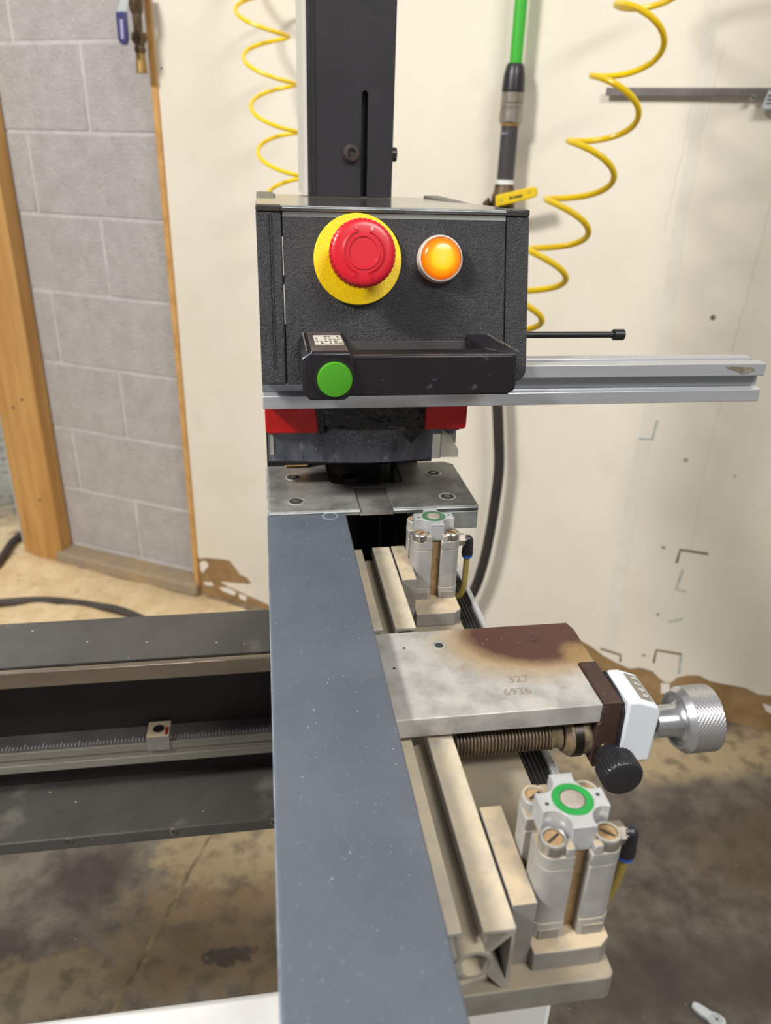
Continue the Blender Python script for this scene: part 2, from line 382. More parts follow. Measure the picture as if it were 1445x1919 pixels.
# drywall: brown paper core with the cream paint layer in front, torn ragged along the foot
core = build(wall_mb(MB().box(-1.217, 2.2, 1.7022, 1.7150, -H, 1.6)), 'wall_back', m_kraft)
structure(core, 'cream painted drywall with torn brown paper along its foot', 'wall')
edge = [(-1.217, -1.10), (-1.212, -1.108), (-1.19, -1.104), (-1.172, -1.098), (-1.14, -1.094), (-1.107, -1.092), (-1.092, -1.112), (-1.074, -1.130), (-1.05, -1.138), (-1.036, -1.156), (-1.05, -1.164), (-1.085, -1.166), (-1.12, -1.170), (-1.142, -1.178),
        (-1.10, -1.186), (-1.06, -1.196), (-1.01, -1.208), (-.97, -1.216), (-.90, -1.222), (-.75, -1.205), (-.6, -1.21), (-.4, -1.19), (-.2, -1.13), (-.12, -1.098), (-.08, -1.096), (-.052, -1.108), (-.023, -1.125),
        (.01, -1.140), (.045, -1.145), (.07, -1.134), (.10, -1.142), (.12, -1.156), (.135, -1.162), (.148, -1.160), (.158, -1.138), (.18, -1.128), (.206, -1.124), (.232, -1.132), (.256, -1.131), (.285, -1.126), (.314, -1.126), (.34, -1.134), (.37, -1.133), (.44, -1.15), (.55, -1.16), (.8, -1.14), (2.2, -1.16)]
rag = []
for i in range(len(edge) - 1):
    a, b = edge[i], edge[i + 1]
    k = max(1, int((b[0] - a[0]) / .02)) if b[0] > a[0] else 2
    for j in range(k):
        t = j / k
        rag.append((a[0] + (b[0] - a[0]) * t, a[1] + (b[1] - a[1]) * t + (random.uniform(-.003, .003) if i else 0)))
rag.append(edge[-1])
paint = build(wall_mb(MB().prism(rag + [(2.2, 1.6), (-1.217, 1.6)], 'y', 1.70, 1.7022)), 'paint_layer', m_paint, core, fix=False)
for pts in ([(-1.213, -1.124), (-1.198, -1.114), (-1.186, -1.118), (-1.184, -1.132), (-1.196, -1.144), (-1.205, -1.158), (-1.213, -1.150)],
            [(-1.15, -1.196), (-1.12, -1.19), (-1.09, -1.199), (-1.10, -1.212), (-1.14, -1.206)],
            [(-1.085, -1.202), (-1.055, -1.204), (-1.06, -1.222), (-1.08, -1.218)],
            [(-1.205, -1.19), (-1.175, -1.184), (-1.17, -1.196), (-1.20, -1.20)],
            [(.355, -1.16), (.40, -1.165), (.42, -1.19), (.37, -1.18)],
            [(.125, -1.17), (.145, -1.166), (.15, -1.19), (.13, -1.20)]):
    build(wall_mb(MB().prism(pts, 'y', 1.7010, 1.7024)), 'paper_scrap', m_chalk, core)
# taped joints, cracks and patched cut-outs in the drywall
def wstrip(pts, width, th, name, mat):
    vs = []; fs = []
    for i, (u_, z_) in enumerate(pts):
        a = Vector(pts[max(i - 1, 0)]); b = Vector(pts[min(i + 1, len(pts) - 1)])
        d = (b - a).normalized(); nn = Vector((-d.y, d.x)) * width / 2
        for k, (q, dd) in enumerate(((nn, 1.70), (-nn, 1.70), (-nn, 1.70 - th), (nn, 1.70 - th))): vs.append((u_ + q.x, dd, z_ + q.y))
    n = len(pts)
    for i in range(n - 1):
        for k in range(4): fs.append((i * 4 + k, i * 4 + (k + 1) % 4, i * 4 + 4 + (k + 1) % 4, i * 4 + 4 + k))
    fs += [(3, 2, 1, 0), (n * 4 - 4, n * 4 - 3, n * 4 - 2, n * 4 - 1)]
    return build(wall_mb(MB().add(vs, fs)), name, mat, core)
wstrip([(-.040, .30), (-.033, .16), (-.023, .02), (-.025, -.1), (-.016, -.33), (-.019, -.545)], .024, .0004, 'joint_tape', m_tape)
wstrip([(-.018, -.550), (-.020, -.79), (-.018, -.95), (-.012, -1.10)], .033, .0009, 'joint_tape', m_tape)
jag = lambda u0, u1, z0, z1, n, amp: [(u0 + (u1 - u0) * i / n + random.uniform(-amp, amp), z0 + (z1 - z0) * i / n) for i in range(n + 1)]
wstrip(jag(.132, .120, .0, -.34, 14, .0025), .0024, .0001, 'wall_crack', m_scuff)
wstrip(jag(.120, .118, -.34, -.60, 8, .001), .003, .0006, 'wall_crack', m_tape)
wstrip(jag(.118, .125, -.60, -.79, 8, .001), .003, .0006, 'wall_crack', m_tape)
wstrip(jag(-.030, -.052, .30, -.12, 16, .002), .0018, .0001, 'wall_crack', m_scuff)
wstrip(jag(-.004, -.022, .2, -.02, 10, .002), .0016, .0001, 'wall_crack', m_scuff)
for pts, mt in (([(.101, -.832), (.103, -.797), (.163, -.795)], m_gap), ([(.098, -1.114), (.098, -1.076), (.157, -1.072)], m_gap), ([(-.032, -1.108), (.018, -1.1125), (.021, -1.133)], m_gap),
                ([(.118, -.845), (.112, -.90), (.135, -.90)], m_bluemark), ([(-.030, -.548), (-.002, -.545), (.002, -.50)], m_bluemark), ([(.155, -1.075), (.16, -1.13)], m_bluemark), ([(.11, -.99), (.14, -.975)], m_bluemark)):
    wstrip(pts, .006, .0007, 'cut_edge', mt)
for (u_, z_, r) in ((.070, -.274, .007), (.0746, -.581, .006), (.1788, -.602, .004), (.0657, -.799, .006), (.0846, -.9775, .005), (.073, -1.099, .006), (-1.2033, .1711, .004), (.30, -.50, .004)):
    build(wall_mb(MB().lathe([(-.0006, r), (0, r * .8)], (u_, 1.70, z_), (0, -1, 0), 9)), 'wall_chip', m_gap, core)

# wood edge where the drywall stops
o = build(wall_mb(MB().box(-1.233, -1.217, 1.694, 1.742, -H, 1.6)), 'trim_1', m_woodedge, bevel=.001)
structure(o, 'thin raw wood edge between block wall and cream drywall', 'trim')

# concrete block wall, every block its own piece
rz = [-1.183, -.983, -.780, -.577, -.371, -.166, .035, .2327, .4350, .637]
mort = build(wall_mb(MB().box(-1.96, -1.217, 1.7448, 1.95, -H, .70)), 'wall_left', m_mortar)
structure(mort, 'grey concrete block wall beside a timber post', 'wall')
for i in range(len(rz) - 1):
    odd = i % 2 == 1
    cuts = [-1.873, -1.669, -1.260, -1.217] if odd else [-1.96, -1.873, -1.464, -1.217]
    cuts = [-1.96, -1.669, -1.2615, -1.217] if odd else [-1.96, -1.873, -1.464, -1.217]
    for a, b in zip(cuts[:-1], cuts[1:]):
        g = .0042; j = random.uniform(-.0012, .0006)
        build(wall_mb(MB().box(a + g, b - (g if b != -1.217 else 0), 1.743 + j, 1.80, rz[i] + g, rz[i + 1] - g)), 'block', m_block, mort, bevel=.002, seg=1)
o = build(wall_mb(MB().box(-1.75, -1.217, 1.675, 1.80, -H, -1.192)), 'trim_2', m_curb, bevel=.008)
structure(o, 'low dusty concrete curb under the block wall', 'curb')

# timber post at the opening
post = root('trim_3', Wp(-1.80, 1.70, -H), 'pine timber door post with knots and nail heads', 'post')
post['kind'] = 'structure'
build(wall_mb(MB().box(-1.862, -1.735, 1.690, 1.738, -H, .95)), 'board', m_wood, post, bevel=.003)
build(wall_mb(MB().box(-1.902, -1.863, 1.697, 1.80, -H, .95)), 'board', m_wood, post, bevel=.003)
for (u_, z_) in ((-1.79, -1.02), (-1.79, -.69), (-1.83, -.72), (-1.80, -.35)):
    build(wall_mb(MB().lathe([(-.001, .0045), (.0015, .004)], (u_, 1.690, z_), (0, -1, 0), 10)), 'nail', m_nail, post)
# room beyond the opening
o = build(MB().box(-4.5, -1.3, 4.6, 4.7, -H, 1.6), 'wall_far', m_farwall)
structure(o, 'pale blue grey wall beyond the opening', 'wall')

# sawdust drifted along the curb
vs = []; fs = []; nu, nd = 46, 12
for i in range(nu + 1):
    for j in range(nd + 1):
        u_ = -1.93 + i * .9 / nu; d_ = 1.30 + j * .40 / nd
        t = j / nd
        e = math.sin(PI * min(1, max(0, i / nu))) ** .5 * math.sin(PI * t) ** .7
        hgt = (.030 * t + .012) * e * (.55 + .9 * noise.noise(Vector((u_ * 9, d_ * 9, 0)))) + (.03 * e if -1.90 < u_ < -1.66 and j > 9 else 0)
        vs.append(Wp(u_, d_, -H - .002 + max(0, hgt)))
for i in range(nu):
    for j in range(nd): fs.append((i * (nd + 1) + j, (i + 1) * (nd + 1) + j, (i + 1) * (nd + 1) + j + 1, i * (nd + 1) + j + 1))
o = build(MB().add(vs, fs), 'sawdust', m_sawdust, loc=Wp(-1.5, 1.5, -H), smooth=180)
tag(o, 'drift of pale sawdust on the floor along the curb', 'sawdust'); o['kind'] = 'stuff'
for me_f in [o.data]:
    if sum(p.normal.z for p in me_f.polygons) < 0: me_f.flip_normals()

# ------------------------------------------------------------------ things on and by the wall
# rubber cables on the floor
o = build(MB().tube(smooth_path([(-1.25, 2.00, -1.222), (-1.0, 2.05, -1.222), (-.80, 2.066, -1.222), (-.70, 2.069, -1.222), (-.617, 2.053, -1.222), (-.52, 2.019, -1.222), (-.43, 1.975, -1.222), (-.30, 1.85, -1.222), (-.2, 1.65, -1.222)]), .0125), 'rubber_cable', m_cable, loc=(-.7, 2.06, -1.2345))
tag(o, 'dusty dark cable curving over the sawdust behind the grey cross beam', 'cable')
o = build(MB().tube(smooth_path([(-.90, 1.95, -1.222), (-.885, 2.2, -1.222), (-.877, 2.337, -1.222), (-.8752, 2.45, -1.222), (-.862, 2.5174, -1.222), (-.83, 2.62, -1.222), (-.90, 2.9, -1.222)]), .0125), 'rubber_cable', m_cable, loc=(-.87, 2.4, -1.2345))
tag(o, 'dark cable running past the foot of the timber post', 'cable')

# brass drop with ball valve, top of block wall
t = root('brass_valve', Wp(-1.228, 1.66, .157), 'tarnished brass pipe drop with a blue lever on the block wall', 'valve')
A = Wp(-1.2285, 1.66, 0); ax = Vector((0, 0, -1))
pipe = lambda prof, name, mat, seg=24: build(MB().lathe([(-z_, r) for z_, r in prof], A, ax, seg), name, mat, t)
pipe([(.42, .012), (.30, .012)], 'pipe', m_oldbrass)
pipe([(.306, .016), (.300, .0165), (.278, .0145), (.272, .0115)], 'valve_body', m_oldbrass)
pipe([(.273, .0108), (.236, .0098)], 'nipple', m_oldbrass)
pipe([(.236, .0165), (.2335, .0185), (.222, .0185), (.212, .0115)], 'union_nut', m_oldbrass, 6)
pipe([(.212, .0105), (.206, .0128), (.1975, .0118), (.1965, .0100)], 'collar', m_oldbrass)
pipe([(.1968, .0102), (.1575, .0128), (.157, .010)], 'brass_barb', m_brass)
lv = MB().prism([(-1.2234, .32), (-1.203, .32), (-1.2030, .2872), (-1.2135, .2640), (-1.2355, .2645), (-1.2234, .2875)], 'y', 1.600, 1.603)
lever = build(wall_mb(lv), 'lever', m_zinc, t)
build(wall_mb(MB().box(-1.2234, -1.203, 1.600, 1.66, .312, .318)), 'lever_stem', m_zinc, t)
gp = [(-1.2365, .2665), (-1.2126, .2665), (-1.2135, .216), (-1.2165, .209), (-1.2225, .2055), (-1.229, .2065), (-1.2345, .211), (-1.2367, .217)]
grip = build(wall_mb(MB().prism(gp, 'y', 1.5965, 1.6065)), 'grip', m_bluegrip, t, bevel=.0015)
for k in range(7):
    z_ = .252 - k * .0052
    build(wall_mb(MB().box(-1.2262 - .0002 * k, -1.2192 - .0002 * k, 1.5960, 1.5967, z_ - .0036, z_)), 'lettering', m_whitemark, t)

# yellow coiled air hoses
def coil(name, ctr, rad, tilt, b, r, phase, label, hand=1, ext=None):
    pts = []; n = len(ctr) - 1; per = 28
    for i in range(n * per + 1):
        s = i / per; k = min(int(s), n - 1); q = s - k
        # centre spline and radius
        P = [Vector(ctr[max(0, min(n, k + d))]) for d in (-1, 0, 1, 2)]
        cc = .5 * ((2 * P[1]) + (P[2] - P[0]) * q + (2 * P[0] - 5 * P[1] + 4 * P[2] - P[3]) * q * q + (3 * P[1] - P[0] - 3 * P[2] + P[3]) * q ** 3)
        rr = rad[k] + (rad[k + 1] - rad[k]) * q
        th = phase + 2 * PI * s
        e1 = Vector((1, -.1, -tilt)); e2 = Vector((.08, 1, -b)) * hand
        pts.append(cc + e1 * rr * math.cos(th) + e2 * rr * math.sin(th))
    o = build(MB().tube(pts, r, 10), name, m_coil, loc=tuple(pts[-1]))
    tag(o, label, 'hose')
    return o
coil('coiled_air_hose', [(.6557, 1.355, .379), (.6153, 1.3166, .2827), (.5749, 1.2781, .1867), (.5335, 1.2387, .0885), (.495, 1.204, .0014), (.4568, 1.1738, -.0763), (.4247, 1.1481, -.1421), (.3905, 1.1258, -.2014), (.3606, 1.1063, -.2533)],
     [.052, .048, .043, .043, .042, .039, .035, .031, .028], .20, .24, .0047, -PI / 2, 'yellow coiled air hose hanging in front of the graduated grey bar')
coil('coiled_air_hose', [(-.019, 1.909, .486), (-.0067, 1.867, .402), (.0054, 1.8252, .3176), (.0175, 1.7835, .2333), (.0296, 1.7418, .149), (.0395, 1.6991, .0619), (.0477, 1.6607, -.0168), (.0559, 1.6223, -.0955)],
     [.048, .048, .048, .048, .048, .047, .045, .042], .03, -.27, .0040, -PI / 2, 'yellow coiled air hose hanging behind the black column')

# green hose with its fittings
t = root('green_air_hose', Wp(-.371, 1.655, .1), 'bright green air line ending in black and nickel fittings', 'hose')
def G(z_, du=0): return Wp(-.3700 + du, 1.655, z_)
build(MB().tube([G(.60), G(.40), G(.164)], .0122, 20), 'hose', m_greenhose, t)
gl = lambda prof, name, mat, seg=28: build(MB().lathe([(-z_, r) for z_, r in prof], Wp(-.3705, 1.655, 0), (0, 0, -1), seg), name, mat, t)
gl([(.170, .0150), (.166, .0170), (.150, .0205), (.124, .0222), (.1225, .0200)], 'sleeve', m_blackplastic)
gl([(.1225, .0195), (.121, .0218), (.104, .0218), (.103, .0205)], 'hex_nut', m_fitting, 12)
gl([(.103, .0205), (.101, .0222), (.0945, .0222), (.0935, .0212), (.092, .0225), (.0705, .0228), (.068, .020)], 'coupling', m_fitting, 16)
gl([(.068, .0182), (.063, .0182)], 'thread', m_brass)
gl([(.063, .0168), (-.0335, .0172)], 'pipe', m_pipe)
gl([(-.0335, .0176), (-.0415, .0180)], 'tape_band', m_thread_tape)
build(text_mb('16 V', Wp(-.376, 1.6367, .050), WU, (0, 0, 1), .007, .0008), 'lettering', m_whitemark, t)
t = root('ball_valve', Wp(-.371, 1.655, -.1), 'brass ball valve with a yellow lever below the green hose', 'valve')
bl = lambda prof, name, mat, seg=28: build(MB().lathe([(-z_, r) for z_, r in prof], Wp(-.3712, 1.655, 0), (0, 0, -1), seg), name, mat, t)
bl([(-.0417, .019), (-.058, .021), (-.062, .024), (-.090, .024), (-.098, .018), (-.16, .018), (-.165, .015), (-.20, .015)], 'valve_body', m_oldbrass)
build(wall_mb(MB().cyl((-.3712, 1.655, -.074), (-.3712, 1.612, -.074), .006)), 'stem', m_brass, t)
build(wall_mb(MB().cyl((-.395, 1.640, -.078), (-.408, 1.640, -.082), .012, .005)), 'side_port', m_oldbrass, t)
hp = [(-.3755, -.0830), (-.3775, -.0625), (-.372, -.0600), (-.306, -.0430), (-.300, -.0435), (-.2965, -.048), (-.2955, -.056), (-.299, -.0615), (-.33, -.0715)]
lev = build(wall_mb(MB().prism(hp, 'y', 1.610, 1.622)), 'lever', m_yellowgrip, t, bevel=.002)
ue = Vector((.973, .23)); lu = WU * ue.x + Vector((0, 0, ue.y)); lw = WU * -ue.y + Vector((0, 0, ue.x))
for k, (q, hh, wd) in enumerate(((-.0120, .0042, .0030), (-.0085, .0042, .0026), (-.0035, .0034, .0036), (.0010, .0036, .0040), (.0056, .0042, .0044), (.0105, .0046, .0036))):
    cc = Wp(-.336, 1.6093, -.0625) + lu * q
    build(MB().add([cc + lu * a * wd / 2 + lw * b * hh / 2 + WN * d_ for d_ in (-.0004, .0004) for a, b in ((-1, -1), (1, -1), (1, 1), (-1, 1))], [(0, 1, 2, 3), (7, 6, 5, 4), (0, 4, 5, 1), (1, 5, 6, 2), (2, 6, 7, 3), (3, 7, 4, 0)]), 'lettering', m_ink, t)
build(text_mb('( )', Wp(-.366, 1.6093, -.0705), lu, lw, .0095, .0004), 'lettering', m_worn, t)
build(text_mb('17', Wp(-.310, 1.6093, -.0535), lu, lw, .0065, .0004), 'lettering', m_worn, t)

# graduated bar on the wall
t = root('graduated_bar', Wp(-.05, 1.69, .118), 'grey graduated steel bar held flat against the cream wall', 'ruler')
build(wall_mb(MB().box(-.1985, .16, 1.684, 1.688, .1190, .1325)), 'bar', m_greybar, t, bevel=.0005)
for k in range(36):
    u_ = -.06 + k * .006
    build(wall_mb(MB().box(u_, u_ + .0006, 1.6836, 1.6841, .1325 - (.007 if k % 5 == 0 else .004), .1320)), 'tick', m_tick, t)
build(wall_mb(MB().lathe([(0, .0052), (.006, .0052), (.0075, .004)], (.0605, 1.688, .1165), (0, -1, 0), 16)), 'screw', m_chrome, t)
build(wall_mb(MB().lathe([(.0074, .0022), (.0080, .0022)], (.0605, 1.688, .1165), (0, -1, 0), 12)), 'screw_hole', m_socket, t)
jaw = build(wall_mb(MB().prism([(.083, .128), (.160, .128), (.160, .098), (.078, .098), (.0795, .112)], 'y', 1.676, 1.688)), 'slider', m_zinc, t, bevel=.001)
for k in range(3): build(wall_mb(MB().box(.084, .15, 1.6750, 1.6762, .106 + k * .006, .109 + k * .006)), 'slider_groove', m_greybar, t)

# black hose hanging behind the machine
o = build(MB().tube(smooth_path([Wp(-.3712, 1.655, -.202), Wp(-.366, 1.652, -.30), Wp(-.354, 1.648, -.42), Wp(-.3418, 1.645, -.4928), Wp(-.332, 1.645, -.567), Wp(-.3233, 1.645, -.651), Wp(-.3255, 1.645, -.748), Wp(-.3307, 1.645, -.828), Wp(-.340, 1.645, -.91), Wp(-.360, 1.645, -.995), Wp(-.41, 1.63, -1.10), Wp(-.50, 1.60, -1.19), Wp(-.62, 1.56, -1.222), Wp(-.8, 1.50, -1.222)]), .0127, 14), 'rubber_hose', m_rubber, loc=tuple(Wp(-.7, 1.53, -1.2347)))
tag(o, 'black rubber hose hanging down behind the steel throat plate', 'hose')

# white latch lying on the floor
t = root('latch_lever', (.655, .675, -1.2345), 'small white plastic latch with a screw lying on the concrete floor', 'latch')
d0 = Vector((.649, .691)); d1 = Vector((.669, .667)); dd = (d1 - d0).normalized(); nn = Vector((-dd.y, dd.x))
outl = []
for (q, wd) in ((0, .007), (.010, .0085), (.022, .0085), (.026, .011), (.034, .0125), (.042, .0115)): outl.append(d0 + dd * q + nn * wd)
outl2 = [d0 + dd * q - nn * wd for (q, wd) in ((0, .007), (.010, .0085), (.022, .0085), (.026, .011), (.034, .0125), (.042, .0115))]
tip = [d0 - dd * .006 - nn * .004, d0 - dd * .006 + nn * .004]; tail = [d0 + dd * .046 + nn * .006, d0 + dd * .046 - nn * .006]
build(MB().prism([tuple(p) for p in (outl + tail + outl2[::-1] + tip)], 'z', -1.2345, -1.2270), 'lever_body', m_white, t, bevel=.0015)
sc_ = d0 + dd * .033
build(MB().ring((sc_.x, sc_.y, -1.227), (0, 0, 1), .0078, .0098, 0, .002), 'screw_rim', m_white, t)
build(MB().lathe([(0, .0078), (.0012, .0070)], (sc_.x, sc_.y, -1.227), (0, 0, 1), 20), 'screw', m_zinc, t)
for a in (.4, .4 + PI / 2):
    e = Vector((math.cos(a), math.sin(a), 0)); f_ = Vector((-e.y, e.x, 0)); cc = Vector((sc_.x, sc_.y, 0))
    build(MB().prism([tuple((cc + e * s1 * .0045 + f_ * s2 * .0008).xy) for s1, s2 in ((-1, -1), (1, -1), (1, 1), (-1, 1))], 'z', -1.2259, -1.2256), 'screw_slot', m_socket, t)

# ------------------------------------------------------------------ the machine
# white base frame
t = root('machine_stand', (-.1, .2, -H), 'white painted stand under the machine with a wide cross arm', 'stand')
build(MB().box(.01, .119, .205, .50, -H, -.3335), 'pedestal', m_whitepaint, t, bevel=.003)
build(MB().box(-.85, .012, .10, .2372, -.42, -.36), 'cross_arm', m_whitepaint, t, bevel=.004)

# grey cross beam with open front
t = root('cross_beam', (-.4, .59, -.60), 'dark grey channel beam crossing behind the slate fence with a scale inside', 'beam')
X0, X1 = -1.0, .0035
build(MB().box(X0, X1, .556, .629, -.4085, -.3935), 'top_flange', m_chan, t, bevel=.002)
build(MB().box(X0, X1, .5500, .5560, -.4085, -.3930), 'edge_strip', m_strip, t, bevel=.0008)
build(MB().box(X0, X1, .5560, .5585, -.3940, -.3926), 'edge_bead', m_voidm, t)
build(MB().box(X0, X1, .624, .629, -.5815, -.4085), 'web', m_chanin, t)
build(MB().box(X0, X1, .550, .629, -.5955, -.5815), 'bottom_flange', m_chan, t, bevel=.0015)
for x in (-.198, -.103, -.009, -.293):
    s_ = build(MB().lathe([(-.0006, .0040), (.0006, .0036)], (x, .550, -.5855), (0, -1, 0), 16), 'screw', m_screw, t)
    build(MB().lathe([(.0005, .0022), (.0008, .0022)], (x, .550, -.5855), (0, -1, 0), 6), 'screw_socket', m_socket, s_)
sr = build(MB().box(X0, X1, .5996, .6060, -.5430, -.5190), 'scale_rail', m_shadedalu, t)
build(MB().box(X0, X1, .5980, .5997, -.5272, -.5186), 'rail_lip', m_shadedalu, sr, bevel=.0006)
build(MB().box(X0, X1, .5980, .5997, -.5430, -.5340), 'rail_lip', m_shadedalu, sr, bevel=.0006)
build(MB().box(X0, X1, .6005, .6235, -.5200, -.5186), 'ruler', m_rulerface, sr)
for k in range(90):
    x = -.29 + k * .0033
    build(MB().box(x, x + .0007, .6025, .6025 + (.007 if k % 5 == 0 else .004), -.5187, -.5184), 'tick', m_tick, sr)
blk = build(MB().box(-.1268, -.1053, .5965, .6190, -.5275, -.5100), 'scale_clip', m_bracket, t, bevel=.0006)
build(MB().lathe([(0, .0055), (.0003, .0055)], (-.1160, .6078, -.5100), (0, 0, 1), 18), 'hole', m_void, blk)
build(MB().box(-.1095, -.1065, .5985, .6090, -.5099, -.5096), 'red_mark', m_redmark, blk)

# machine body below the throat plate
t = root('nailing_unit', (.07, .63, -H), 'dark steel nailing unit showing through the throat plate opening', 'machine')
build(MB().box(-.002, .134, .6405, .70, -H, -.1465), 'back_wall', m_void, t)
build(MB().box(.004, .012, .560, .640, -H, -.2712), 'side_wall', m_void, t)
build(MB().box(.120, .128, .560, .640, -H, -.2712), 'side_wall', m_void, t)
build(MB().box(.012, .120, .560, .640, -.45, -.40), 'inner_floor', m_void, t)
build(MB().cyl((.0965, .600, -.40), (.0965, .600, -.236), .0048, seg=20), 'driver_pin', m_voidm, t)
build(MB().box(.062, .076, .606, .618, -.40, -.252), 'magazine', m_voidm, t, bevel=.001)
build(MB().box(.108, .118, .600, .606, -.40, -.262), 'inner_plate', m_voidm, t)

# steel throat plate with a U cut-out at the back and a shallow groove
t = root('throat_plate', (.08, .58, -.27), 'worn steel throat plate with four countersunk screws under the red guard', 'plate')
out = [(-.0015, .5362), (.0685, .5362), (.0685, .583), (.0950, .583), (.0950, .5362), (.1635, .5362), (.1645, .5372), (.1645, .628), (.158, .635), (.1125, .635), (.1115, .592), (.1095, .589), (.056, .590), (.0515, .5925), (.0495, .598), (.0495, .635), (-.0015, .635)]
build(MB().prism(out, 'z', -.2545, -.25), 'plate', m_steel, t, bevel=.0012)
build(MB().box(.0685, .0950, .5358, .583, -.2545, -.2522), 'groove_floor', m_steel, t)
build(MB().box(.112, .1642, .5364, .634, -.2700, -.2545), 'underside_block', m_steelface, t, bevel=.0008)
build(MB().box(-.0012, .0485, .5372, .634, -.2700, -.2545), 'underside_block', m_steelface, t, bevel=.0008)
build(MB().box(-.0030, -.0016, .5372, .634, -.2650, -.2520), 'side_strip', m_steeledge, t)
build(MB().add([Vector(p) for p in ((-.0014, .5356, -.2513), (.0684, .5356, -.2513), (.0684, .5372, -.2498), (-.0014, .5372, -.2498), (.0951, .5356, -.2513), (.1636, .5356, -.2513), (.1636, .5372, -.2498), (.0951, .5372, -.2498))], [(0, 1, 2, 3), (4, 5, 6, 7)]), 'bright_chamfer', m_steeledge, t, fix=False)
for (x, y) in ((.0198, .6067), (.0198, .5565), (.1418, .6068), (.1427, .5556)):
    s_ = build(MB().lathe([(-.001, .0066), (.0002, .0066), (.0003, .0062)], (x, y, -.25), (0, 0, 1), 28), 'screw', m_screw, t)
    build(MB().ring((x, y, -.25), (0, 0, 1), .0058, .0068, 0, .0005), 'screw_rim', m_steeledge, s_)
    build(MB().lathe([(.0002, .0056), (.0005, .0054)], (x, y, -.25), (0, 0, 1), 24), 'screw_face', m_socket, s_)
    build(MB().lathe([(.0004, .0026), (.0007, .0026)], (x, y, -.25), (0, 0, 1), 6), 'screw_centre', m_screw, s_)

# long slate fence beam
t = root('fence_beam', (.027, .34, -.2615), 'long slate grey steel fence beam speckled with dust running to the throat plate', 'fence beam')
build(MB().prism(rrect(-.0030, .0572, .10, .5356, .003, corners=(0, 0, 1, 0)), 'z', -.2615, -.2515), 'bar', m_beam, t, bevel=.0010)
build(MB().box(-.0035, -.0012, .10, .5350, -.2600, -.2524), 'worn_edge', m_beamedge, t, bevel=.0006)
build(MB().ring((.0446, .5300, -.2516), (0, 0, 1), .0052, .0063, 0, .0004), 'dowel_rim', m_steeledge, t)
build(MB().lathe([(-.001, .0052), (.0003, .0052), (.0004, .0048)], (.0446, .5300, -.2515), (0, 0, 1), 28), 'dowel_pin', m_beam, t)

# base plate, side profile
o = build(MB().prism(rrect(.035, .1400, .1955, .559, .004, corners=(0, 1, 0, 0)), 'z', -.3325, -.3182), 'base_plate', m_base, loc=(.09, .38, -.3325), bevel=.0008)
tag(o, 'dusty steel base plate carrying both air cylinders', 'plate')
t = root('side_profile', (.15, .43, -.36), 'aluminium side rail with a black ribbed insert behind the near cylinder', 'rail')
build(MB().box(.1402, .1545, .285, .60, -.36, -.3215), 'ribbed_insert', m_rib, t)
for k in range(5): build(MB().box(.1412 + k * .0027, .1424 + k * .0027, .285, .60, -.3215, -.3205), 'rib', m_rib, t)
build(MB().box(.1545, .1590, .285, .60, -.36, -.3180), 'edge_wall', m_alu, t, bevel=.0008)
build(MB().box(.1405, .1590, .2835, .285, -.36, -.3195), 'end_cap', m_alugroove, t)

# extruded guide rails
def arc(cx, cz, r, a0, a1, n=12): return [(cx + r * math.cos(a0 + (a1 - a0) * i / n), cz + r * math.sin(a0 + (a1 - a0) * i / n)) for i in range(n + 1)]
def bar2(p, q, wd):
    p = Vector(p); q = Vector(q); d = (q - p).normalized(); n_ = Vector((-d.y, d.x)) * wd / 2
    return [tuple(p + n_), tuple(q + n_), tuple(q - n_), tuple(p - n_)]
def guide_rail(y0, y1, label):
    t = root('guide_rail', (.076, (y0 + y1) / 2, -.3180), label, 'rail', 'guide rails below the fence')
    b = MB()
    for pts in ([(.0775, -.2800), (.0918, -.2800), (.0918, -.2828), (.0800, -.2828), (.0800, -.2870), (.0775, -.2870)],):
        b.prism(pts, 'y', y0, y1)
    build(b, 'top_lip', m_rail, t, bevel=.0007)
    build(MB().prism([(.056, -.2815), (.0697, -.2815), (.0697, -.2868), (.0675, -.2868), (.0675, -.2840), (.056, -.2840)], 'y', y0 + .002, y1), 'side_lip', m_rail, t, bevel=.0005)
    build(MB().prism(bar2((.0912, -.2825), (.0795, -.2948), .0022), 'y', y0 + .0005, y1), 'web', m_rail, t)
    build(MB().prism([(.0905, -.2828), (.0918, -.2828), (.0925, -.3178), (.0905, -.3178)], 'y', y0 + .001, y1), 'side_wall', m_rail, t)
    build(MB().prism([(.0795, -.3050), (.0812, -.2975), (.0925, -.3165), (.0915, -.3178), (.0890, -.3178)], 'y', y0 + .0005, y1), 'web', m_rail, t)
    ou = arc(.0757, -.3002, .0084, 0, 2 * PI, 32)[:-1]; inn = arc(.0757, -.3002, .0064, 0, 2 * PI, 32)[:-1]
    vs = [(x, y, z) for y in (y0, y1) for ring in (ou, inn) for (x, z) in ring]; n = 32; fs = []
    for i in range(n):
        j = (i + 1) % n
        fs += [(i, j, n + j, n + i), (2 * n + i, 3 * n + i, 3 * n + j, 2 * n + j), (i, 2 * n + i, 2 * n + j, j), (n + i, n + j, 3 * n + j, 3 * n + i)]
    build(MB().add(vs, fs), 'tube', m_rail, t)
    build(MB().prism([(.0560, -.2868), (.0620, -.2868), (.0685, -.2960), (.0660, -.3000), (.0590, -.2930), (.0590, -.3178), (.0560, -.3178)], 'y', y0 + .001, y1), 'side_wall', m_rail, t)
    build(MB().prism(bar2((.0640, -.3165), (.0815, -.3085), .0020), 'y', y0, y1), 'web', m_rail, t)
    build(MB().box(.0575, .0920, y0 + .02, y1, -.3178, -.3160), 'floor_web', m_rail, t)
    return t
guide_rail(.1965, .318, 'dusty grey guide rail beside the near air cylinder')
guide_rail(.4145, .5300, 'dusty grey guide rail beside the far air cylinder')

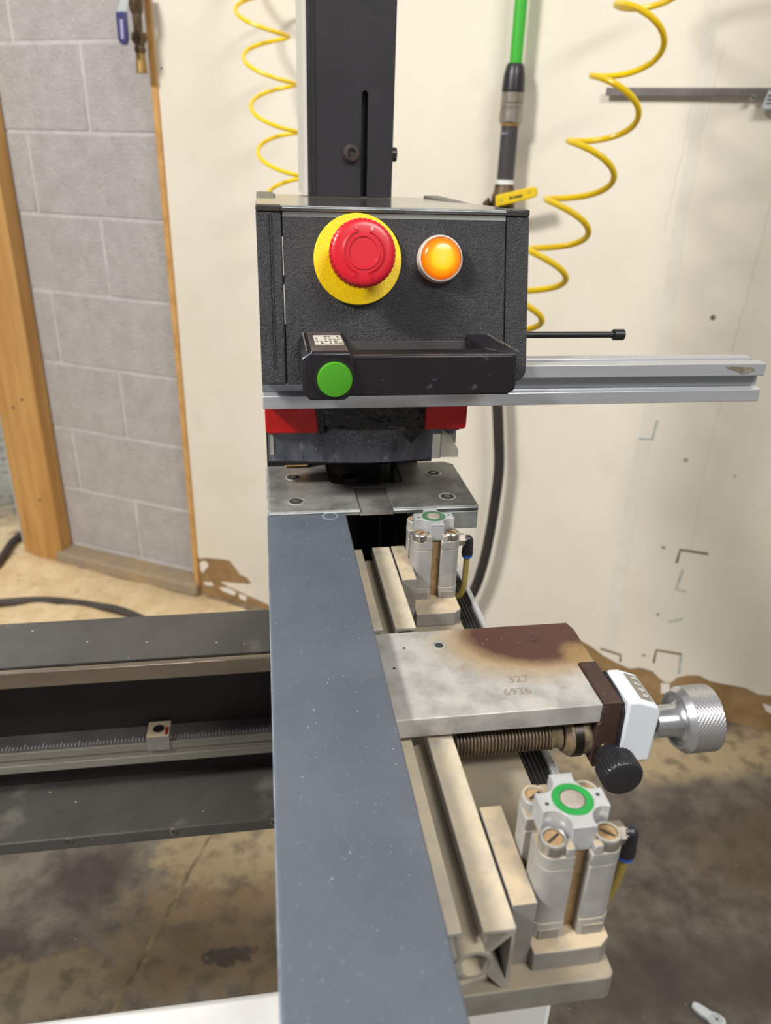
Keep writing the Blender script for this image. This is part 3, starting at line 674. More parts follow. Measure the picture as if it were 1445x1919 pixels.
# compact air cylinders on their L brackets
def air_cylinder(cx, cy, sg, ringmat, label):
    t = root('air_cylinder', (cx, cy, -.3180), label, 'cylinder', 'green ringed air cylinders')
    hw = .0180
    def lobed(h, slot, depth):
        """square body with a slot in the middle of each side and rounded corners"""
        side = [(-slot, -h), (-slot, -h + depth), (slot, -h + depth), (slot, -h)]
        r = .0055; pts = []
        for k in range(4):
            a = k * PI / 2
            rot = lambda p: (cx + p[0] * math.cos(a) - p[1] * math.sin(a), cy + p[0] * math.sin(a) + p[1] * math.cos(a))
            pts += [rot(p) for p in side]
            pts += [rot((h - r + r * math.cos(q), -h + r + r * math.sin(q))) for q in [-PI / 2 + PI / 2 * i / 6 for i in range(7)]]
        return pts
    foot = build(MB().prism([(.1040, cy - sg * .0245), (cx + .012, cy - sg * .0245), (cx + .0175, cy - sg * .0205), (cx + .0175, cy + sg * .034), (cx + .012, cy + sg * .039), (.1040, cy + sg * .039)], 'z', -.3180, -.3070), 'bracket_foot', m_bracket, t, bevel=.0006)
    build(MB().box(.0930, .1040, min(cy - sg * .0205, cy + sg * .0330), max(cy - sg * .0205, cy + sg * .0330), -.3180, -.2800), 'bracket_wall', m_bracket, t, bevel=.0005)
    build(MB().prism(lobed(hw, .0035, .006), 'z', -.3070, -.2975), 'end_cap', m_alucast, t, bevel=.0003, seg=1)
    build(MB().prism(lobed(hw - .0002, .0035, .006), 'z', -.2972, -.2655), 'body', m_alucast, t, bevel=.0003, seg=1)
    build(MB().prism(lobed(hw, .0035, .006), 'z', -.2652, -.2580), 'front_cap', m_alucast, t, bevel=.0005, seg=1)
    for k in range(4):                                   # dirt packed in the slots
        a = k * PI / 2; e = Vector((math.sin(a), -math.cos(a), 0)); f_ = Vector((math.cos(a), math.sin(a), 0)); cc = Vector((cx, cy, 0)) + e * (hw - .0058)
        pts = [cc + f_ * .0034, cc + f_ * .0034 + e * .0006, cc - f_ * .0034 + e * .0006, cc - f_ * .0034]
        build(MB().prism([tuple(p.xy) for p in pts], 'z', -.3068, -.2582), 'slot_dirt', m_dirt, t)
    # four corner sleeves with slotted screws, cap ears between them
    for sx in (-1, 1):
        for sy in (-1, 1):
            px, py = cx + sx * .0118, cy + sy * .0118
            sl = build(MB().lathe([(0, .0061), (.0048, .0061), (.0055, .0056), (.0055, .0044), (.0042, .0042)], (px, py, -.2582), (0, 0, 1), 26), 'screw_sleeve', m_chrome if sy < 0 else m_alucast, t)
            build(MB().lathe([(0, .0043), (.0048, .0041)], (px, py, -.2582), (0, 0, 1), 14), 'screw_head', m_dirt, sl)
            an = .6 if sx < 0 else -.7
            e = Vector((math.cos(an), math.sin(an), 0)); f_ = Vector((-e.y, e.x, 0)); cc = Vector((px, py, 0))
            build(MB().prism([tuple((cc + e * a * .0034 + f_ * b * .0006).xy) for a, b in ((-1, -1), (1, -1), (1, 1), (-1, 1))], 'z', -.2536, -.2532), 'screw_slot', m_socket, sl)
            # little shoulder block next to the sleeve on the front and back faces
            xs = sorted((cx + sx * .0042, cx + sx * .0080)); ys = sorted((cy + sy * .0180, cy + sy * .0120))
            build(MB().box(xs[0], xs[1], ys[0], ys[1], -.2582, -.2535), 'shoulder', m_alucast, t, bevel=.0003, seg=1)
            xs = sorted((cx + sx * .0055, cx + sx * .0145)); 
            build(MB().box(xs[0], xs[1], cy + sy * .01795 - .0003, cy + sy * .01795 + .0003, -.3070, -.3012), 'nut_slot', m_bracket, t)
    # star shaped boss
    pts = []
    for k in range(4):
        a = k * PI / 2
        rot = lambda p: (cx + p[0] * math.cos(a) - p[1] * math.sin(a), cy + p[0] * math.sin(a) + p[1] * math.cos(a))
        loc_ = [(-.0052, -.0150), (.0052, -.0150)]
        loc_ += [(.0118 + .0070 * math.cos(q), -.0118 + .0070 * math.sin(q)) for q in [PI + .42 - (PI / 2 + .84) * i / 8 for i in range(9)]]
        pts += [rot(p) for p in loc_]
    build(MB().prism(pts, 'z', -.2582, -.2452), 'boss', m_cap, t, bevel=.0007)
    for s_ in (-1, 1):
        build(MB().lathe([(0, .0009), (.00012, .0009)], (cx + s_ * .0118, cy + s_ * .0012, -.2452), (0, 0, 1), 10), 'boss_hole', m_socket, t)
    build(MB().ring((cx, cy, -.2452), (0, 0, 1), .0056, .0089, 0, .00025, 40), 'ring', ringmat, t)
    build(MB().lathe([(-.002, .0052), (.0002, .0052), (.0005, .0048)], (cx, cy, -.2452), (0, 0, 1), 32), 'piston', m_piston, t)
    build(MB().ring((cx, cy, -.2452), (0, 0, 1), .0052, .0056, 0, .0001, 32), 'gap', m_socket, t)
    # push-in elbow and tube
    zf = -.2645; fy = cy - .003
    fit = build(MB().lathe([(0, .0030), (.0012, .0030), (.0012, .0050), (.0064, .0050), (.0064, .0036), (.008, .0036)], (cx + .0178, fy, zf), (1, 0, 0), 6), 'hex_fitting', m_fitting, t)
    ex = cx + .0282
    el = build(MB().tube(smooth_path([(cx + .0246, fy, zf), (ex - .0010, fy, zf), (ex, fy, zf - .0012), (ex - .0002, fy, zf - .0070)], 5), [.0034] * 6 + [.0037] * 6 + [.0040] * 4, 18), 'elbow', m_blackplastic, t)
    build(MB().cyl((ex - .0002, fy, zf - .0070), (ex - .0003, fy, zf - .0125), .0042, .0046, seg=20), 'elbow_barrel', m_blackplastic, el)
    build(MB().cyl((ex - .0003, fy, zf - .0123), (ex - .0003, fy, zf - .0150), .0043, .0040, 20), 'release_collar', m_collarblue, el)
    build(MB().tube(smooth_path([(ex - .0003, fy, zf - .013), (ex - .0005, fy, zf - .030), (ex - .001, fy, zf - .042), (ex - .0025, fy + .001, zf - .0490), (ex - .0050, fy + .003, zf - .0530), (ex - .0085, fy + .006, zf - .0535), (ex - .0115, fy + .009, zf - .0520)] if sg < 0 else
                                  [(ex - .0003, fy, zf - .013), (ex - .001, fy + .001, zf - .030), (ex - .004, fy + .004, zf - .050), (ex - .008, fy + .010, zf - .060), (ex - .0110, fy + .020, zf - .066)], 6), .0024, 12), 'air_tube', m_tubing, t)
    return t
air_cylinder(.1222, .2269, 1, m_ringgreen, 'near air cylinder with a bright green ring on its bracket')
air_cylinder(.1214, .5100, -1, m_ringold, 'far air cylinder with a dull green ring by the throat plate')

# stop carriage: plate, end block, screw, counter, knobs
t = root('stop_carriage', (.12, .345, -.308), 'rust stained steel stop plate with lead screw and knurled knob', 'stop plate')
og = ORG[t.name]
rel = lambda x, y, z: (x - og.x, y - og.y, z - og.z)
m_plate = pm('rust stained plate', c(190, 188, 183), c(156, 154, 151), scale=48, rough=.45, metal=.25, rough2=.55, specks=[(c(214, 196, 156), 240, .09)], bump=(600, .1, .0004),
             patch=[(rel(.152, .373, -.264), (.070, .048, 1), c(168, 140, 98), .45, .45, .9),
                    (rel(.158, .377, -.264), (.052, .036, 1), c(84, 54, 46), .28, .30, 1),
                    (rel(.178, .352, -.264), (.014, .016, 1), c(158, 130, 86), .5, .8, .8)])
pl = build(MB().prism([(.030, .3066), (.1733, .3066), (.1733, .3436), (.1838, .3436), (.1846, .378), (.1826, .3862), (.030, .3862)], 'z', -.2762, -.264), 'stop_plate', m_plate, t, bevel=.0006)
build(MB().ring((.0964, .3700, -.264), (0, 0, 1), .0026, .0038, 0, .0003), 'hole_rim', m_steeledge, pl)
build(MB().lathe([(0, .0027), (.0002, .0027)], (.0964, .3700, -.264), (0, 0, 1), 20), 'hole', m_socket, pl)
build(MB().ring((.1552, .3712, -.264), (0, 0, 1), .0018, .0032, 0, .0003), 'hole_rim', m_rustedge, pl)
for (x, y) in ((.0749, .3696), (.0660, .3508)): build(MB().lathe([(0, .0009), (.0002, .0009)], (x, y, -.264), (0, 0, 1), 10), 'dimple', m_socket, pl)
m_pencil = pm('pencil marks', c(138, 128, 112), rough=.8)
for (txt, x, y, sz) in (('327', .134, .3330, .0085), ('6936', .130, .3225, .0080)):
    build(text_mb(txt, (x, y, -.2639), (1, 0, 0), (0, 1, 0), sz, .00005), 'pencil_mark', m_pencil, pl)
build(MB().prism([(.1735, -.2628), (.1842, -.2628), (.1858, -.2945), (.1830, -.3020), (.1735, -.3080), (.1712, -.3030), (.1718, -.2775), (.1735, -.2760)], 'y', .3060, .3434), 'end_block', m_endblk, t, bevel=.0006)
# lead screw
prof = []; x = 0; 
while x < .053: prof += [(x, .0066), (x + .0006, .0079), (x + .0012, .0079), (x + .0018, .0066)]; x += .00195
AX, AZ = .3185, -.2930
build(MB().lathe(prof, (.0950, AX, AZ), (1, 0, 0), 28), 'lead_screw', m_thread, t)
build(MB().lathe([(0, .0060), (.002, .0082), (.0045, .0070), (.008, .0082), (.009, .0060)], (.1480, AX, AZ), (1, 0, 0), 28), 'screw_collar', m_bearing, t)
build(MB().lathe([(0, .0098), (.003, .0122), (.009, .0125), (.010, .0116), (.0150, .0118)], (.1570, AX, AZ), (1, 0, 0), 32), 'bearing', m_bearing, t)
build(MB().ring((.1615, AX, AZ), (1, 0, 0), .0123, .0127, 0, .0050), 'bearing_band', m_voidm, t)
# counter
build(MB().prism([(.3045, -.3010), (.3045, -.2690), (.3075, -.2650), (.3160, -.2628), (.3330, -.2622), (.3350, -.2640), (.3350, -.3010)], 'x', .1843, .1864), 'gasket', m_blackplastic, t, bevel=.0008)
cb = MB().prism([(.1866, -.3035), (.2050, -.3035), (.2058, -.2700), (.2040, -.2660), (.1925, -.2614), (.1860, -.2612)], 'y', .3030, .3330)
cnt = build(cb, 'counter', m_white, t, bevel=.0014, seg=3)
ed = Vector((.0115, 0, -.0046)).normalized(); en = Vector((ed.z, 0, -ed.x)) * -1
wc = Vector((.1984, .3180, -.26377)) + en * .0002
def quad(mid, ex, ey, hx, hy, th):
    ez = Vector(ex).cross(Vector(ey)).normalized()
    return MB().add([mid + ex * a * hx + ey * b * hy + ez * d_ for d_ in (-th, th) for a, b in ((-1, -1), (1, -1), (1, 1), (-1, 1))], [(3, 2, 1, 0), (4, 5, 6, 7), (0, 1, 5, 4), (1, 2, 6, 5), (2, 3, 7, 6), (3, 0, 4, 7)])
win = build(quad(wc, Vector((0, 1, 0)), ed, .0112, .0040, .0003), 'counter_window', m_window, cnt)
for k, dg_ in enumerate('0075'):
    build(text_mb(dg_, wc + en * .0006 + Vector((0, (k - 1.5) * .0052, 0)) + ed * .0008, Vector((0, 1, 0)), -ed, .0050, .0001), 'digit', m_white, cnt)
# shaft and knurled knob
KZ = -.2955; KY = .3250
build(MB().cyl((.205, KY, KZ), (.2180, KY, KZ), .0065, seg=24), 'shaft_collar', m_blackplastic, t)
kn = build(MB().lathe([(0, .0080), (.0006, .0090), (.0120, .0094), (.0150, .0108), (.0172, .0130), (.0176, .0150)], (.2160, KY, KZ), (1, 0, 0), 40), 'knob_hub', m_turned, t)
build(MB().lathe([(.0170, .0110), (.0170, .0145), (.0148, .0150), (.0148, .0166), (.0185, .0192), (.0186, .0192)], (.2160, KY, KZ), (1, 0, 0), 64, caps=False), 'knob_rim', m_turned, kn)
kv = []; kf = []; ns, nr = 168, 30; x0 = .2345; ln = .0175
for i in range(nr + 1):
    for j in range(ns):
        a = 2 * PI * j / ns; s_ = i / nr
        d1 = (j / ns * 42 + s_ * 7.5) % 1; d2 = (j / ns * 42 - s_ * 7.5) % 1
        hgt = min(abs(d1 - .5) * 2, 1) * .75 + min(abs(d2 - .5) * 2, 1) * .35
        r = .0189 + .0007 * hgt
        if i == nr: r = .0183
        kv.append((x0 + ln * s_, KY + r * math.cos(a), KZ + r * math.sin(a)))
for i in range(nr):
    for j in range(ns): kf.append((i * ns + j, i * ns + (j + 1) % ns, (i + 1) * ns + (j + 1) % ns, (i + 1) * ns + j))
kf.append(tuple(range(ns))[::-1]); kf.append(tuple(range(nr * ns, (nr + 1) * ns)))
build(MB().add(kv, kf), 'knurled_grip', m_knurl, kn, smooth=60)
# clamp knob
CX, CZ = .1790, -.2945
build(MB().lathe([(0, .0020), (.0010, .0026), (.002, .0020), (.003, .0026), (.004, .0020), (.006, .0026)], (CX - .0010, .3065, CZ + .0010), (0, -1, 0), 18), 'stud', m_brass, t)
ck = build(MB().lathe([(0, .0055), (.001, .0068), (.008, .0080), (.0085, .0095)], (CX - .0005, .3035, CZ), (0, -1, 0), 32), 'clamp_knob', m_blackplastic, t)
kv = []; kf = []; ns = 120
for i, (yy, rr, amp) in enumerate(((.2955, .0098, .4), (.2948, .0108, 1), (.2870, .0110, 1), (.2842, .0110, 1), (.2830, .0106, 0), (.2824, .0098, 0))):
    for j in range(ns):
        a = 2 * PI * j / ns
        r = rr + .0005 * amp * (1 if j % 4 < 2 else -.2)
        kv.append((CX + .0004 + r * math.cos(a), yy, CZ - .0004 + r * math.sin(a)))
for i in range(5):
    for j in range(ns): kf.append((i * ns + j, i * ns + (j + 1) % ns, (i + 1) * ns + (j + 1) % ns, (i + 1) * ns + j))
kf.append(tuple(range(ns))[::-1]); kf.append(tuple(range(5 * ns, 6 * ns)))
build(MB().add(kv, kf), 'ribbed_grip', m_blackplastic, ck, smooth=40)

# aluminium T-slot bar under the control box
t = root('aluminium_bar', (.19, .54, -.1645), 'slotted aluminium extrusion bar projecting sideways below the control box', 'bar')
bx0, bx1 = -.0030, .3800
pr_ = [(.527, -.1645), (.557, -.1645), (.557, -.1345), (.5455, -.1345), (.5455, -.1370), (.5385, -.1370), (.5385, -.1345), (.527, -.1345), (.527, -.1440), (.5345, -.1455), (.5345, -.1535), (.527, -.1550)]
build(MB().prism(pr_, 'x', bx0, bx1), 'extrusion', m_alu, t, bevel=.0005)
build(MB().prism([(.5335, -.1458), (.5352, -.1458), (.5352, -.1532), (.5335, -.1532)], 'x', bx0, bx1 - .004), 'slot_floor', m_alugroove, t)
build(MB().prism([(.346, -.1365), (.368, -.1372), (.371, -.1395), (.362, -.1425), (.356, -.1402), (.348, -.1380)], 'y', .5266, .5272), 'grime_smear', m_grime, t)

# black stop rod
t = root('stop_rod', (.25, .60, -.1277), 'thin black rod with a collar end above the aluminium bar', 'rod')
build(MB().cyl((.15, .60, -.1277), (.2860, .60, -.1277), .0027, seg=16), 'rod', m_blackplastic, t)
build(MB().lathe([(0, .0040), (.0006, .0046), (.0090, .0046), (.0096, .0040)], (.2858, .60, -.1277), (1, 0, 0), 24), 'collar', m_blackplastic, t)

# red guard with taped middle and clear shield
t = root('blade_guard', (.075, .55, -.215), 'red guard with crumpled black tape and a scratched clear shield', 'guard')
build(MB().prism([(-.0020, -.1646), (.0370, -.1646), (.0370, -.1892), (.0000, -.1890), (-.0020, -.1872)], 'y', .545, .560), 'red_side', m_red2, t, bevel=.001)
build(MB().prism([(.1180, -.1646), (.1512, -.1646), (.1512, -.1866), (.1495, -.1886), (.1180, -.1882)], 'y', .545, .560), 'red_side', m_red2, t, bevel=.001)
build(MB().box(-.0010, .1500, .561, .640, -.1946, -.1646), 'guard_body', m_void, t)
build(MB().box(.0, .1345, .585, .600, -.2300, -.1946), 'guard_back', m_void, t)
# crumpled tape
tv = []; tf = []; nx, nz = 60, 16
for i in range(nx + 1):
    for j in range(nz + 1):
        a = i / nx; b = j / nz
        xt = .0340 + a * .0880; low = -.1830 - .0040 * math.sin(PI * a)
        if a > .70: low = -.1830 - .0155 * max(0, 1 - abs(a - .84) / .14)
        if a < .14: low = -.1895 + .004 * (a / .14)
        if a > .97: low = -.1780
        xs_ = xt + (.004 * b if a < .08 else 0) - (.008 * b if a > .95 else 0)
        z = -.1646 + (low + .1646) * b
        y = .5430 + .0022 * noise.noise(Vector((xt * 90, z * 140, 3))) + .0010 * noise.noise(Vector((xt * 260, z * 260, 7))) - .0010 * b
        tv.append((xs_, y, z))
for i in range(nx):
    for j in range(nz): tf.append((i * (nz + 1) + j, (i + 1) * (nz + 1) + j, (i + 1) * (nz + 1) + j + 1, i * (nz + 1) + j + 1))
o = build(MB().add(tv, tf), 'black_tape', m_tapeblk, t, smooth=180)
md = o.modifiers.new('thickness', 'SOLIDIFY'); md.thickness = .0006
# clear shield with a wavy lower edge
low = [(-.0005, -.2122), (.02, -.2128), (.045, -.2145), (.07, -.2156), (.09, -.2156), (.11, -.2146), (.1335, -.2136)]
build(MB().prism([(-.0005, -.1840), (.1335, -.1840)] + low[::-1], 'y', .5495, .5515), 'clear_shield', m_clear, t)
build(MB().prism([(.1335, -.1900), (.1405, -.1955), (.1480, -.2075), (.1482, -.2138), (.1335, -.2136)], 'y', .5515, .5530), 'clear_corner', m_clearedge, t)
build(MB().box(.0, .1440, .5530, .5605, -.1945, -.1885), 'shield_clamp', m_beam, t)
build(MB().box(.0010, .0035, .5485, .5494, -.2070, -.1905), 'glue_bead', m_clearedge, t)
gm = MB()
for k in range(130):                                     # blobs of clear glue
    x = random.gauss(.066, .020); z = random.gauss(-.1965, .0042)
    if .034 < x < .112 and -.2055 < z < -.186:
        r = random.uniform(.0003, .0010); gm.lathe([(0, r), (r * .5, r * .7)], (x, .5494, z), (0, -1, 0), 7)
o = build(gm, 'glue_beads', pm('clear glue', c(150, 154, 164), c(40, 42, 50), scale=900, rough=.05), t); o['kind'] = 'stuff'
# frame parts seen behind the guard
build(MB().box(.1445, .1515, .575, .580, -.2105, -.185), 'wood_block', m_sticker, t)
build(MB().box(.0130, .0330, .628, .634, -.2480, -.215), 'wood_block', m_woodedge, t)

# black column
t = root('press_column', (.085, .85, -.04), 'tall black column with a slot and socket bolt rising behind the control box', 'column')
cz0, cz1 = -.036, .75
sl0, sl1, slt = .0978, .1035, .056
slot = [(sl1, cz0), (sl1, slt - .003), (sl1 - .001, slt - .0008), ((sl0 + sl1) / 2, slt), (sl0 + .001, slt - .0008), (sl0, slt - .003), (sl0, cz0)]
build(MB().prism([(.0475, cz0)] + [(sl0, cz0)] + slot[::-1][1:-1] + [(sl1, cz0), (.1280, cz0), (.1265, cz1), (.0475, cz1)], 'y', .800, .812), 'front_face', m_black, t, bevel=.0006)
build(MB().box(.0478, .1262, .8122, .92, cz0, cz1), 'core', m_black, t)
build(MB().box(.0430, .0474, .803, .92, cz0, cz1), 'side_cover', m_pale, t, bevel=.0008)
build(MB().box(.0505, .0535, .7990, .8001, cz0, cz1), 'face_seam', m_void, t)
build(MB().box(.1272, .1282, .8005, .83, cz0, .40), 'worn_corner', m_rustedge, t)
bo = build(MB().lathe([(0, .0082), (.002, .0082), (.0045, .0072), (.0052, .0050), (.0052, .0040), (.0030, .0038)], (.0882, .8000, .0030), (0, -1, 0), 28), 'bolt', m_rustedge, t)
build(MB().lathe([(.0028, .0038), (.0034, .0036)], (.0882, .8000, .0030), (0, -1, 0), 6), 'bolt_socket', m_socket, bo)
build(MB().lathe([(0, .0066), (.0055, .0066), (.0062, .0058)], (.1280, .815, .0030), (1, 0, 0), 24), 'side_bolt', m_blackplastic, t)

# ------------------------------------------------------------------ control box
TAN = math.tan(math.radians(15))
def face(x, z, d=0.): return Vector((x, .5405 + (z + .0637) * TAN + d, z))     # d: depth behind the sloping front
t = root('control_box', (.09, .60, -.15), 'dark hammered control box with a red stop button amber lamp and handle', 'control box')
def front_prism(pts, d0, d1):
    b = MB().prism(pts, 'y', d0, d1)
    return b.xf(lambda p: face(p.x, p.z, p.y))
def side_panel(x0, x1, corners, name):
    pts = rrect(x0, x1, -.1445, -.0345, .009, 6, corners)
    return build(front_prism(pts, 0, .30), name, m_hammer, t, bevel=.0012)
lp = side_panel(-.0030, .0137, (0, 0, 0, 0), 'side_panel')
for x in (.0045, .0062): build(front_prism([(x, -.134), (x + .0007, -.134), (x + .0007, -.0360), (x, -.0360)], -.0007, .001), 'panel_rib', m_hammer, lp)
rp = side_panel(.1697, .1862, (0, 1, 0, 0), 'side_panel')
build(front_prism([(.0145, -.1445), (.1690, -.1445), (.1690, -.0375), (.0145, -.0375)], .0004, .02), 'front_panel', m_hammer, t, bevel=.0006)
# folded top and bottom edges of the front panel
tb = MB(); 
tp = [(.0004, -.0375), (.0008, -.0350), (.0022, -.0330), (.0045, -.0318), (.012, -.0312), (.012, -.0375)]
vs = [Vector((x, .5405 + (z + .0637) * TAN + d_, z)) for x in (.0145, .1690) for (d_, z) in tp]; n = len(tp)
tb.add(vs, [tuple(range(n)), tuple(range(2 * n - 1, n - 1, -1))] + [(i, n + i, n + (i + 1) % n, (i + 1) % n) for i in range(n)])
build(tb, 'folded_edge', m_smoothblk, t)
build(front_prism([(.0550, -.1445), (.1690, -.1445), (.1690, -.1160), (.0550, -.1160)], -.0006, .0006), 'lower_cover', m_smoothblk, t, bevel=.0003)
build(front_prism([(.0137, -.1445), (.0145, -.1445), (.0145, -.0350), (.0137, -.0350)], .004, .28), 'gap', m_void, t)
for (a, b) in ((-.0740, -.0500), (-.1050, -.0800)): build(front_prism([(.01385, a), (.0144, a), (.0144, b), (.01385, b)], .0010, .0040), 'gasket_strip', m_pale, t)
# lid
lv_ = [(-.0030, .549, -.0312), (.1862, .549, -.0312), (.1862, .862, -.0375), (-.0030, .862, -.0375)]
lid = MB().add([Vector(p) for p in lv_] + [Vector(p) - Vector((0, 0, .0030)) for p in lv_], [(0, 1, 2, 3), (7, 6, 5, 4), (0, 4, 5, 1), (1, 5, 6, 2), (2, 6, 7, 3), (3, 7, 4, 0)])
lo_ = build(lid, 'lid', m_lid, t, bevel=.0006)
build(MB().add([Vector(p) for p in ((.0145, .5484, -.0322), (.1690, .5484, -.0322), (.1690, .5500, -.0308), (.0145, .5500, -.0308))], [(0, 1, 2, 3)]), 'lid_highlight_strip', m_steeledge, t, fix=False)  # pale strip paints the highlight line along the lid's front
build(MB().box(-.0030, .0137, .5475, .56, -.0345, -.0305), 'lid_end', m_smoothblk, t, bevel=.0008)
build(MB().box(.1697, .1858, .5475, .56, -.0345, -.0300), 'lid_end', m_smoothblk, t, bevel=.0008)
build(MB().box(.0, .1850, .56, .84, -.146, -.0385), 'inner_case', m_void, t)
# emergency stop
NP = Vector((0, -math.cos(math.radians(15)), math.sin(math.radians(15)))); UPV = Vector((0, math.sin(math.radians(15)), math.cos(math.radians(15))))
E0 = face(.0645, -.0637)
es = build(MB().lathe([(-.0002, .0300), (.0022, .0300), (.0026, .0296)], E0, NP, 64), 'emergency_stop', m_yellow, t)
build(MB().lathe([(.002, .0130), (.0225, .0120)], E0, NP, 32), 'stop_stem', m_red, es)
hv = []; hf = []; ns = 160; e1 = Vector((1, 0, 0)); prof = [(.0200, .0180, 0), (.0215, .0214, 1), (.0285, .0217, 1), (.0310, .0212, .6), (.0324, .0201, 0), (.0331, .0184, 0), (.0334, .0164, 0), (.0335, .0116, 0), (.0335, .0112, 0), (.0341, .0108, 0), (.0341, .0094, 0), (.0335, .0090, 0), (.0335, .0086, 0), (.0335, .004, 0), (.0335, .0, 0)]
for (h_, r_, amp) in prof:
    for j in range(ns):
        a = 2 * PI * j / ns; r = max(r_ - (.0006 * amp if j % 4 == 0 else 0), .0001)
        hv.append(E0 + NP * h_ + (e1 * math.cos(a) + UPV * math.sin(a)) * r)
for i in range(len(prof) - 1):
    for j in range(ns): hf.append((i * ns + j, i * ns + (j + 1) % ns, (i + 1) * ns + (j + 1) % ns, (i + 1) * ns + j))
hf.append(tuple(range(ns))[::-1])
build(MB().add(hv, hf), 'mushroom_button', m_red, es, smooth=32)
def arcband(r0, r1, a0, a1, h0, h1, n=24):
    vs = []
    for i in range(n + 1):
        a = a0 + (a1 - a0) * i / n; d_ = e1 * math.cos(a) + UPV * math.sin(a)
        vs += [E0 + NP * h0 + d_ * r0, E0 + NP * h0 + d_ * r1, E0 + NP * (h1 - .0006) + d_ * r1, E0 + NP * h1 + d_ * r0]
    fs = [(0, 1, 2, 3), tuple(n * 4 + k for k in (3, 2, 1, 0))]
    for i in range(n):
        for k in range(4): fs.append((i * 4 + k, i * 4 + (k + 1) % 4, i * 4 + 4 + (k + 1) % 4, i * 4 + 4 + k))
    return MB().add(vs, fs)
for a0 in (math.radians(104), math.radians(284)):
    build(arcband(.0128, .0142, a0, a0 + math.radians(148), .0330, .0343), 'turn_arrow', m_red, es)
    build(arcband(.0142, .0176, a0, a0 + math.radians(7), .0326, .0342), 'turn_arrow', m_red, es)
    build(arcband(.0142, .0170, a0 + math.radians(141), a0 + math.radians(148), .0326, .0342), 'turn_arrow', m_red, es)
# amber lamp
L0 = face(.1213, -.0630)
lampo = build(MB().lathe([(-.0002, .0158), (.004, .0160), (.0065, .0152), (.0068, .0142), (.0050, .0136), (.0045, .0130)], L0, NP, 48, caps=False), 'pilot_lamp', pm('clear bezel', c(206, 196, 184), rough=.12), t)
ml = glow('lit amber lens', (1, .3, .01, 1), 1.0, c(240, 140, 10)); nt = ml.node_tree
tc = nt.nodes.new('ShaderNodeTexCoord'); sb = nt.nodes.new('ShaderNodeVectorMath'); sb.operation = 'DISTANCE'; nt.links.new(tc.outputs['Object'], sb.inputs[0]); sb.inputs[1].default_value = tuple(L0 + NP * .011 - ORG[t.name])
cr = nt.nodes.new('ShaderNodeValToRGB'); mr = nt.nodes.new('ShaderNodeMapRange'); mr.inputs[2].default_value = .014; nt.links.new(sb.outputs['Value'], mr.inputs[0]); nt.links.new(mr.outputs[0], cr.inputs[0])
e_ = cr.color_ramp.elements; e_[0].position = .0; e_[0].color = (1, .78, .10, 1); e_[1].position = 1; e_[1].color = (.75, .13, .0, 1)
for (ps, cl) in ((.48, (1, .66, .015, 1)), (.66, (1, .36, .002, 1)), (.86, (.95, .21, .0, 1))): q_ = e_.new(ps); q_.color = cl
nt.links.new(cr.outputs[0], nt.nodes['Principled BSDF'].inputs['Emission Color']); nt.nodes['Principled BSDF'].inputs['Emission Strength'].default_value = .95
nt.nodes['Principled BSDF'].inputs['Base Color'].default_value = (.15, .06, .0, 1)
build(MB().lathe([(.0, .0136), (.0070, .0136), (.0090, .0128), (.0102, .0110), (.0110, .0080), (.0114, .0040), (.0115, .0)], L0, NP, 48), 'amber_lens', ml, lampo)
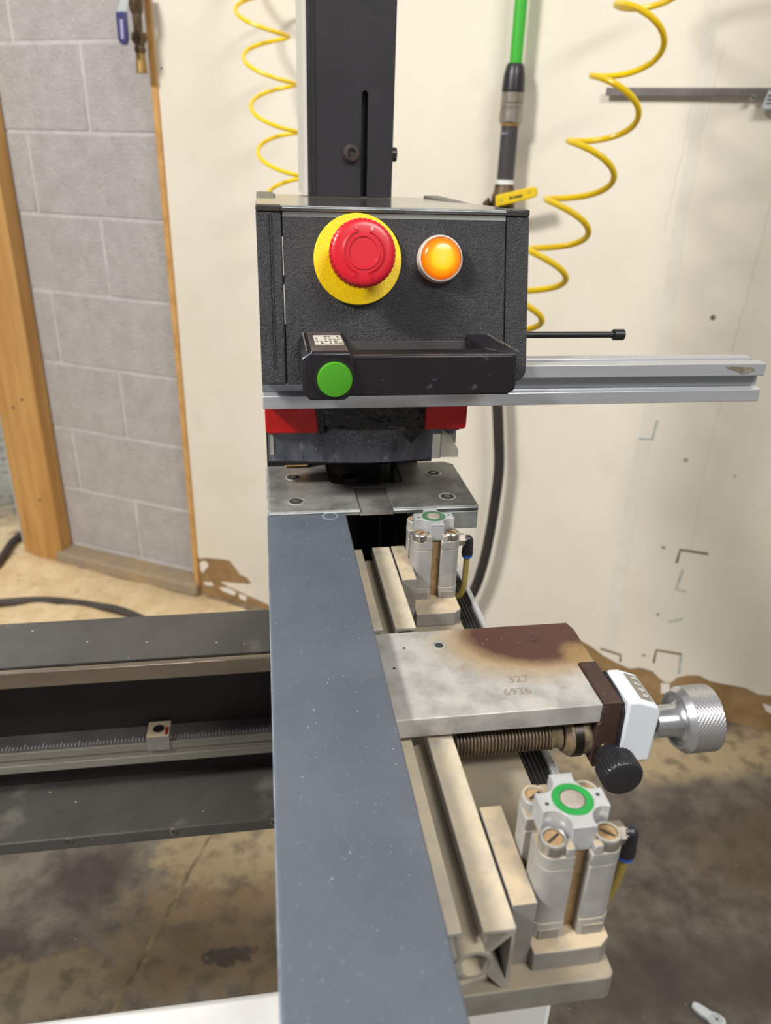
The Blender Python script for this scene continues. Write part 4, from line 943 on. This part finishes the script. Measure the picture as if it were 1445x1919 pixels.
# handle with start button
def hb(x0, x1, y0, y1, z0, z1): return MB().box(x0, x1, y0, y1, z0, z1)
hd = build(MB().prism([(.0225, -.1365), (.0270, -.1415), (.0495, -.1415), (.0545, -.1370), (.0560, -.1160), (.0525, -.1105), (.0275, -.1105), (.0225, -.1150)], 'y', .4700, .5320), 'handle', m_handle, t, bevel=.0016, seg=2)
build(MB().prism([(.0500, -.1395), (.1575, -.1395), (.1615, -.1365), (.1625, -.1330), (.1600, -.1150), (.1575, -.1130), (.0500, -.1130)], 'y', .4712, .4890), 'handle_bar', m_handle, hd, bevel=.0014)
arm = MB().add([Vector(p) for p in ((.1400, .4880, -.1395), (.1625, .4720, -.1365), (.1600, .5250, -.1395), (.1420, .5250, -.1395), (.1440, .4880, -.1120), (.1615, .4720, -.1122), (.1565, .5330, -.1120), (.1400, .5330, -.1120))],
               [(3, 2, 1, 0), (4, 5, 6, 7), (0, 1, 5, 4), (1, 2, 6, 5), (2, 3, 7, 6), (3, 0, 4, 7)])
build(arm, 'handle_arm', m_handle, hd, bevel=.0014)
build(MB().box(.0520, .1560, .4716, .4722, -.1131, -.1126), 'worn_edge', m_worn, hd)
build(MB().prism([(.1628, .4740), (.1636, .4745), (.1572, .5300), (.1564, .5300)], 'z', -.1121, -.1117), 'worn_edge', m_worn, hd)
build(MB().prism([(.0252, .4745), (.0262, .4745), (.0262, .5290), (.0252, .5290)], 'z', -.1106, -.1102), 'worn_edge', m_worn, hd)
build(MB().add([Vector(p) for p in ((.0226, .4698, -.1150), (.0285, .4698, -.1108), (.0285, .4730, -.1103), (.0226, .4730, -.1146))], [(0, 1, 2, 3)]), 'worn_corner', m_beamedge, hd, fix=False)
build(MB().prism([(.0285, .4735), (.0515, .4735), (.0515, .5290), (.0285, .5290)], 'z', -.1107, -.11035), 'worn_top', pm('rubbed handle top', c(96, 86, 82), c(62, 56, 58), scale=60, rough=.5), hd)
st = build(MB().box(.0320, .0505, .4905, .5180, -.11035, -.1101), 'sticker', m_sticker, hd)
for r_ in range(5):
    for q in range(6):
        if random.random() < .75:
            x = .0330 + q * .0029; y = .4925 + r_ * .0050
            build(MB().box(x, x + random.uniform(.0012, .0025), y, y + .0026, -.1101, -.1100), 'print', m_ink if random.random() < .5 else m_worn, hd)
B0 = Vector((.0425, .4700, -.1272))
build(MB().ring(B0, (0, -1, 0), .0113, .0133, -.001, .0012), 'button_rim', m_void, hd)
build(MB().lathe([(-.001, .0112), (.0030, .0112), (.0040, .0106), (.0042, .0098), (.0042, .0)], B0, (0, -1, 0), 48), 'start_button', m_green, hd)
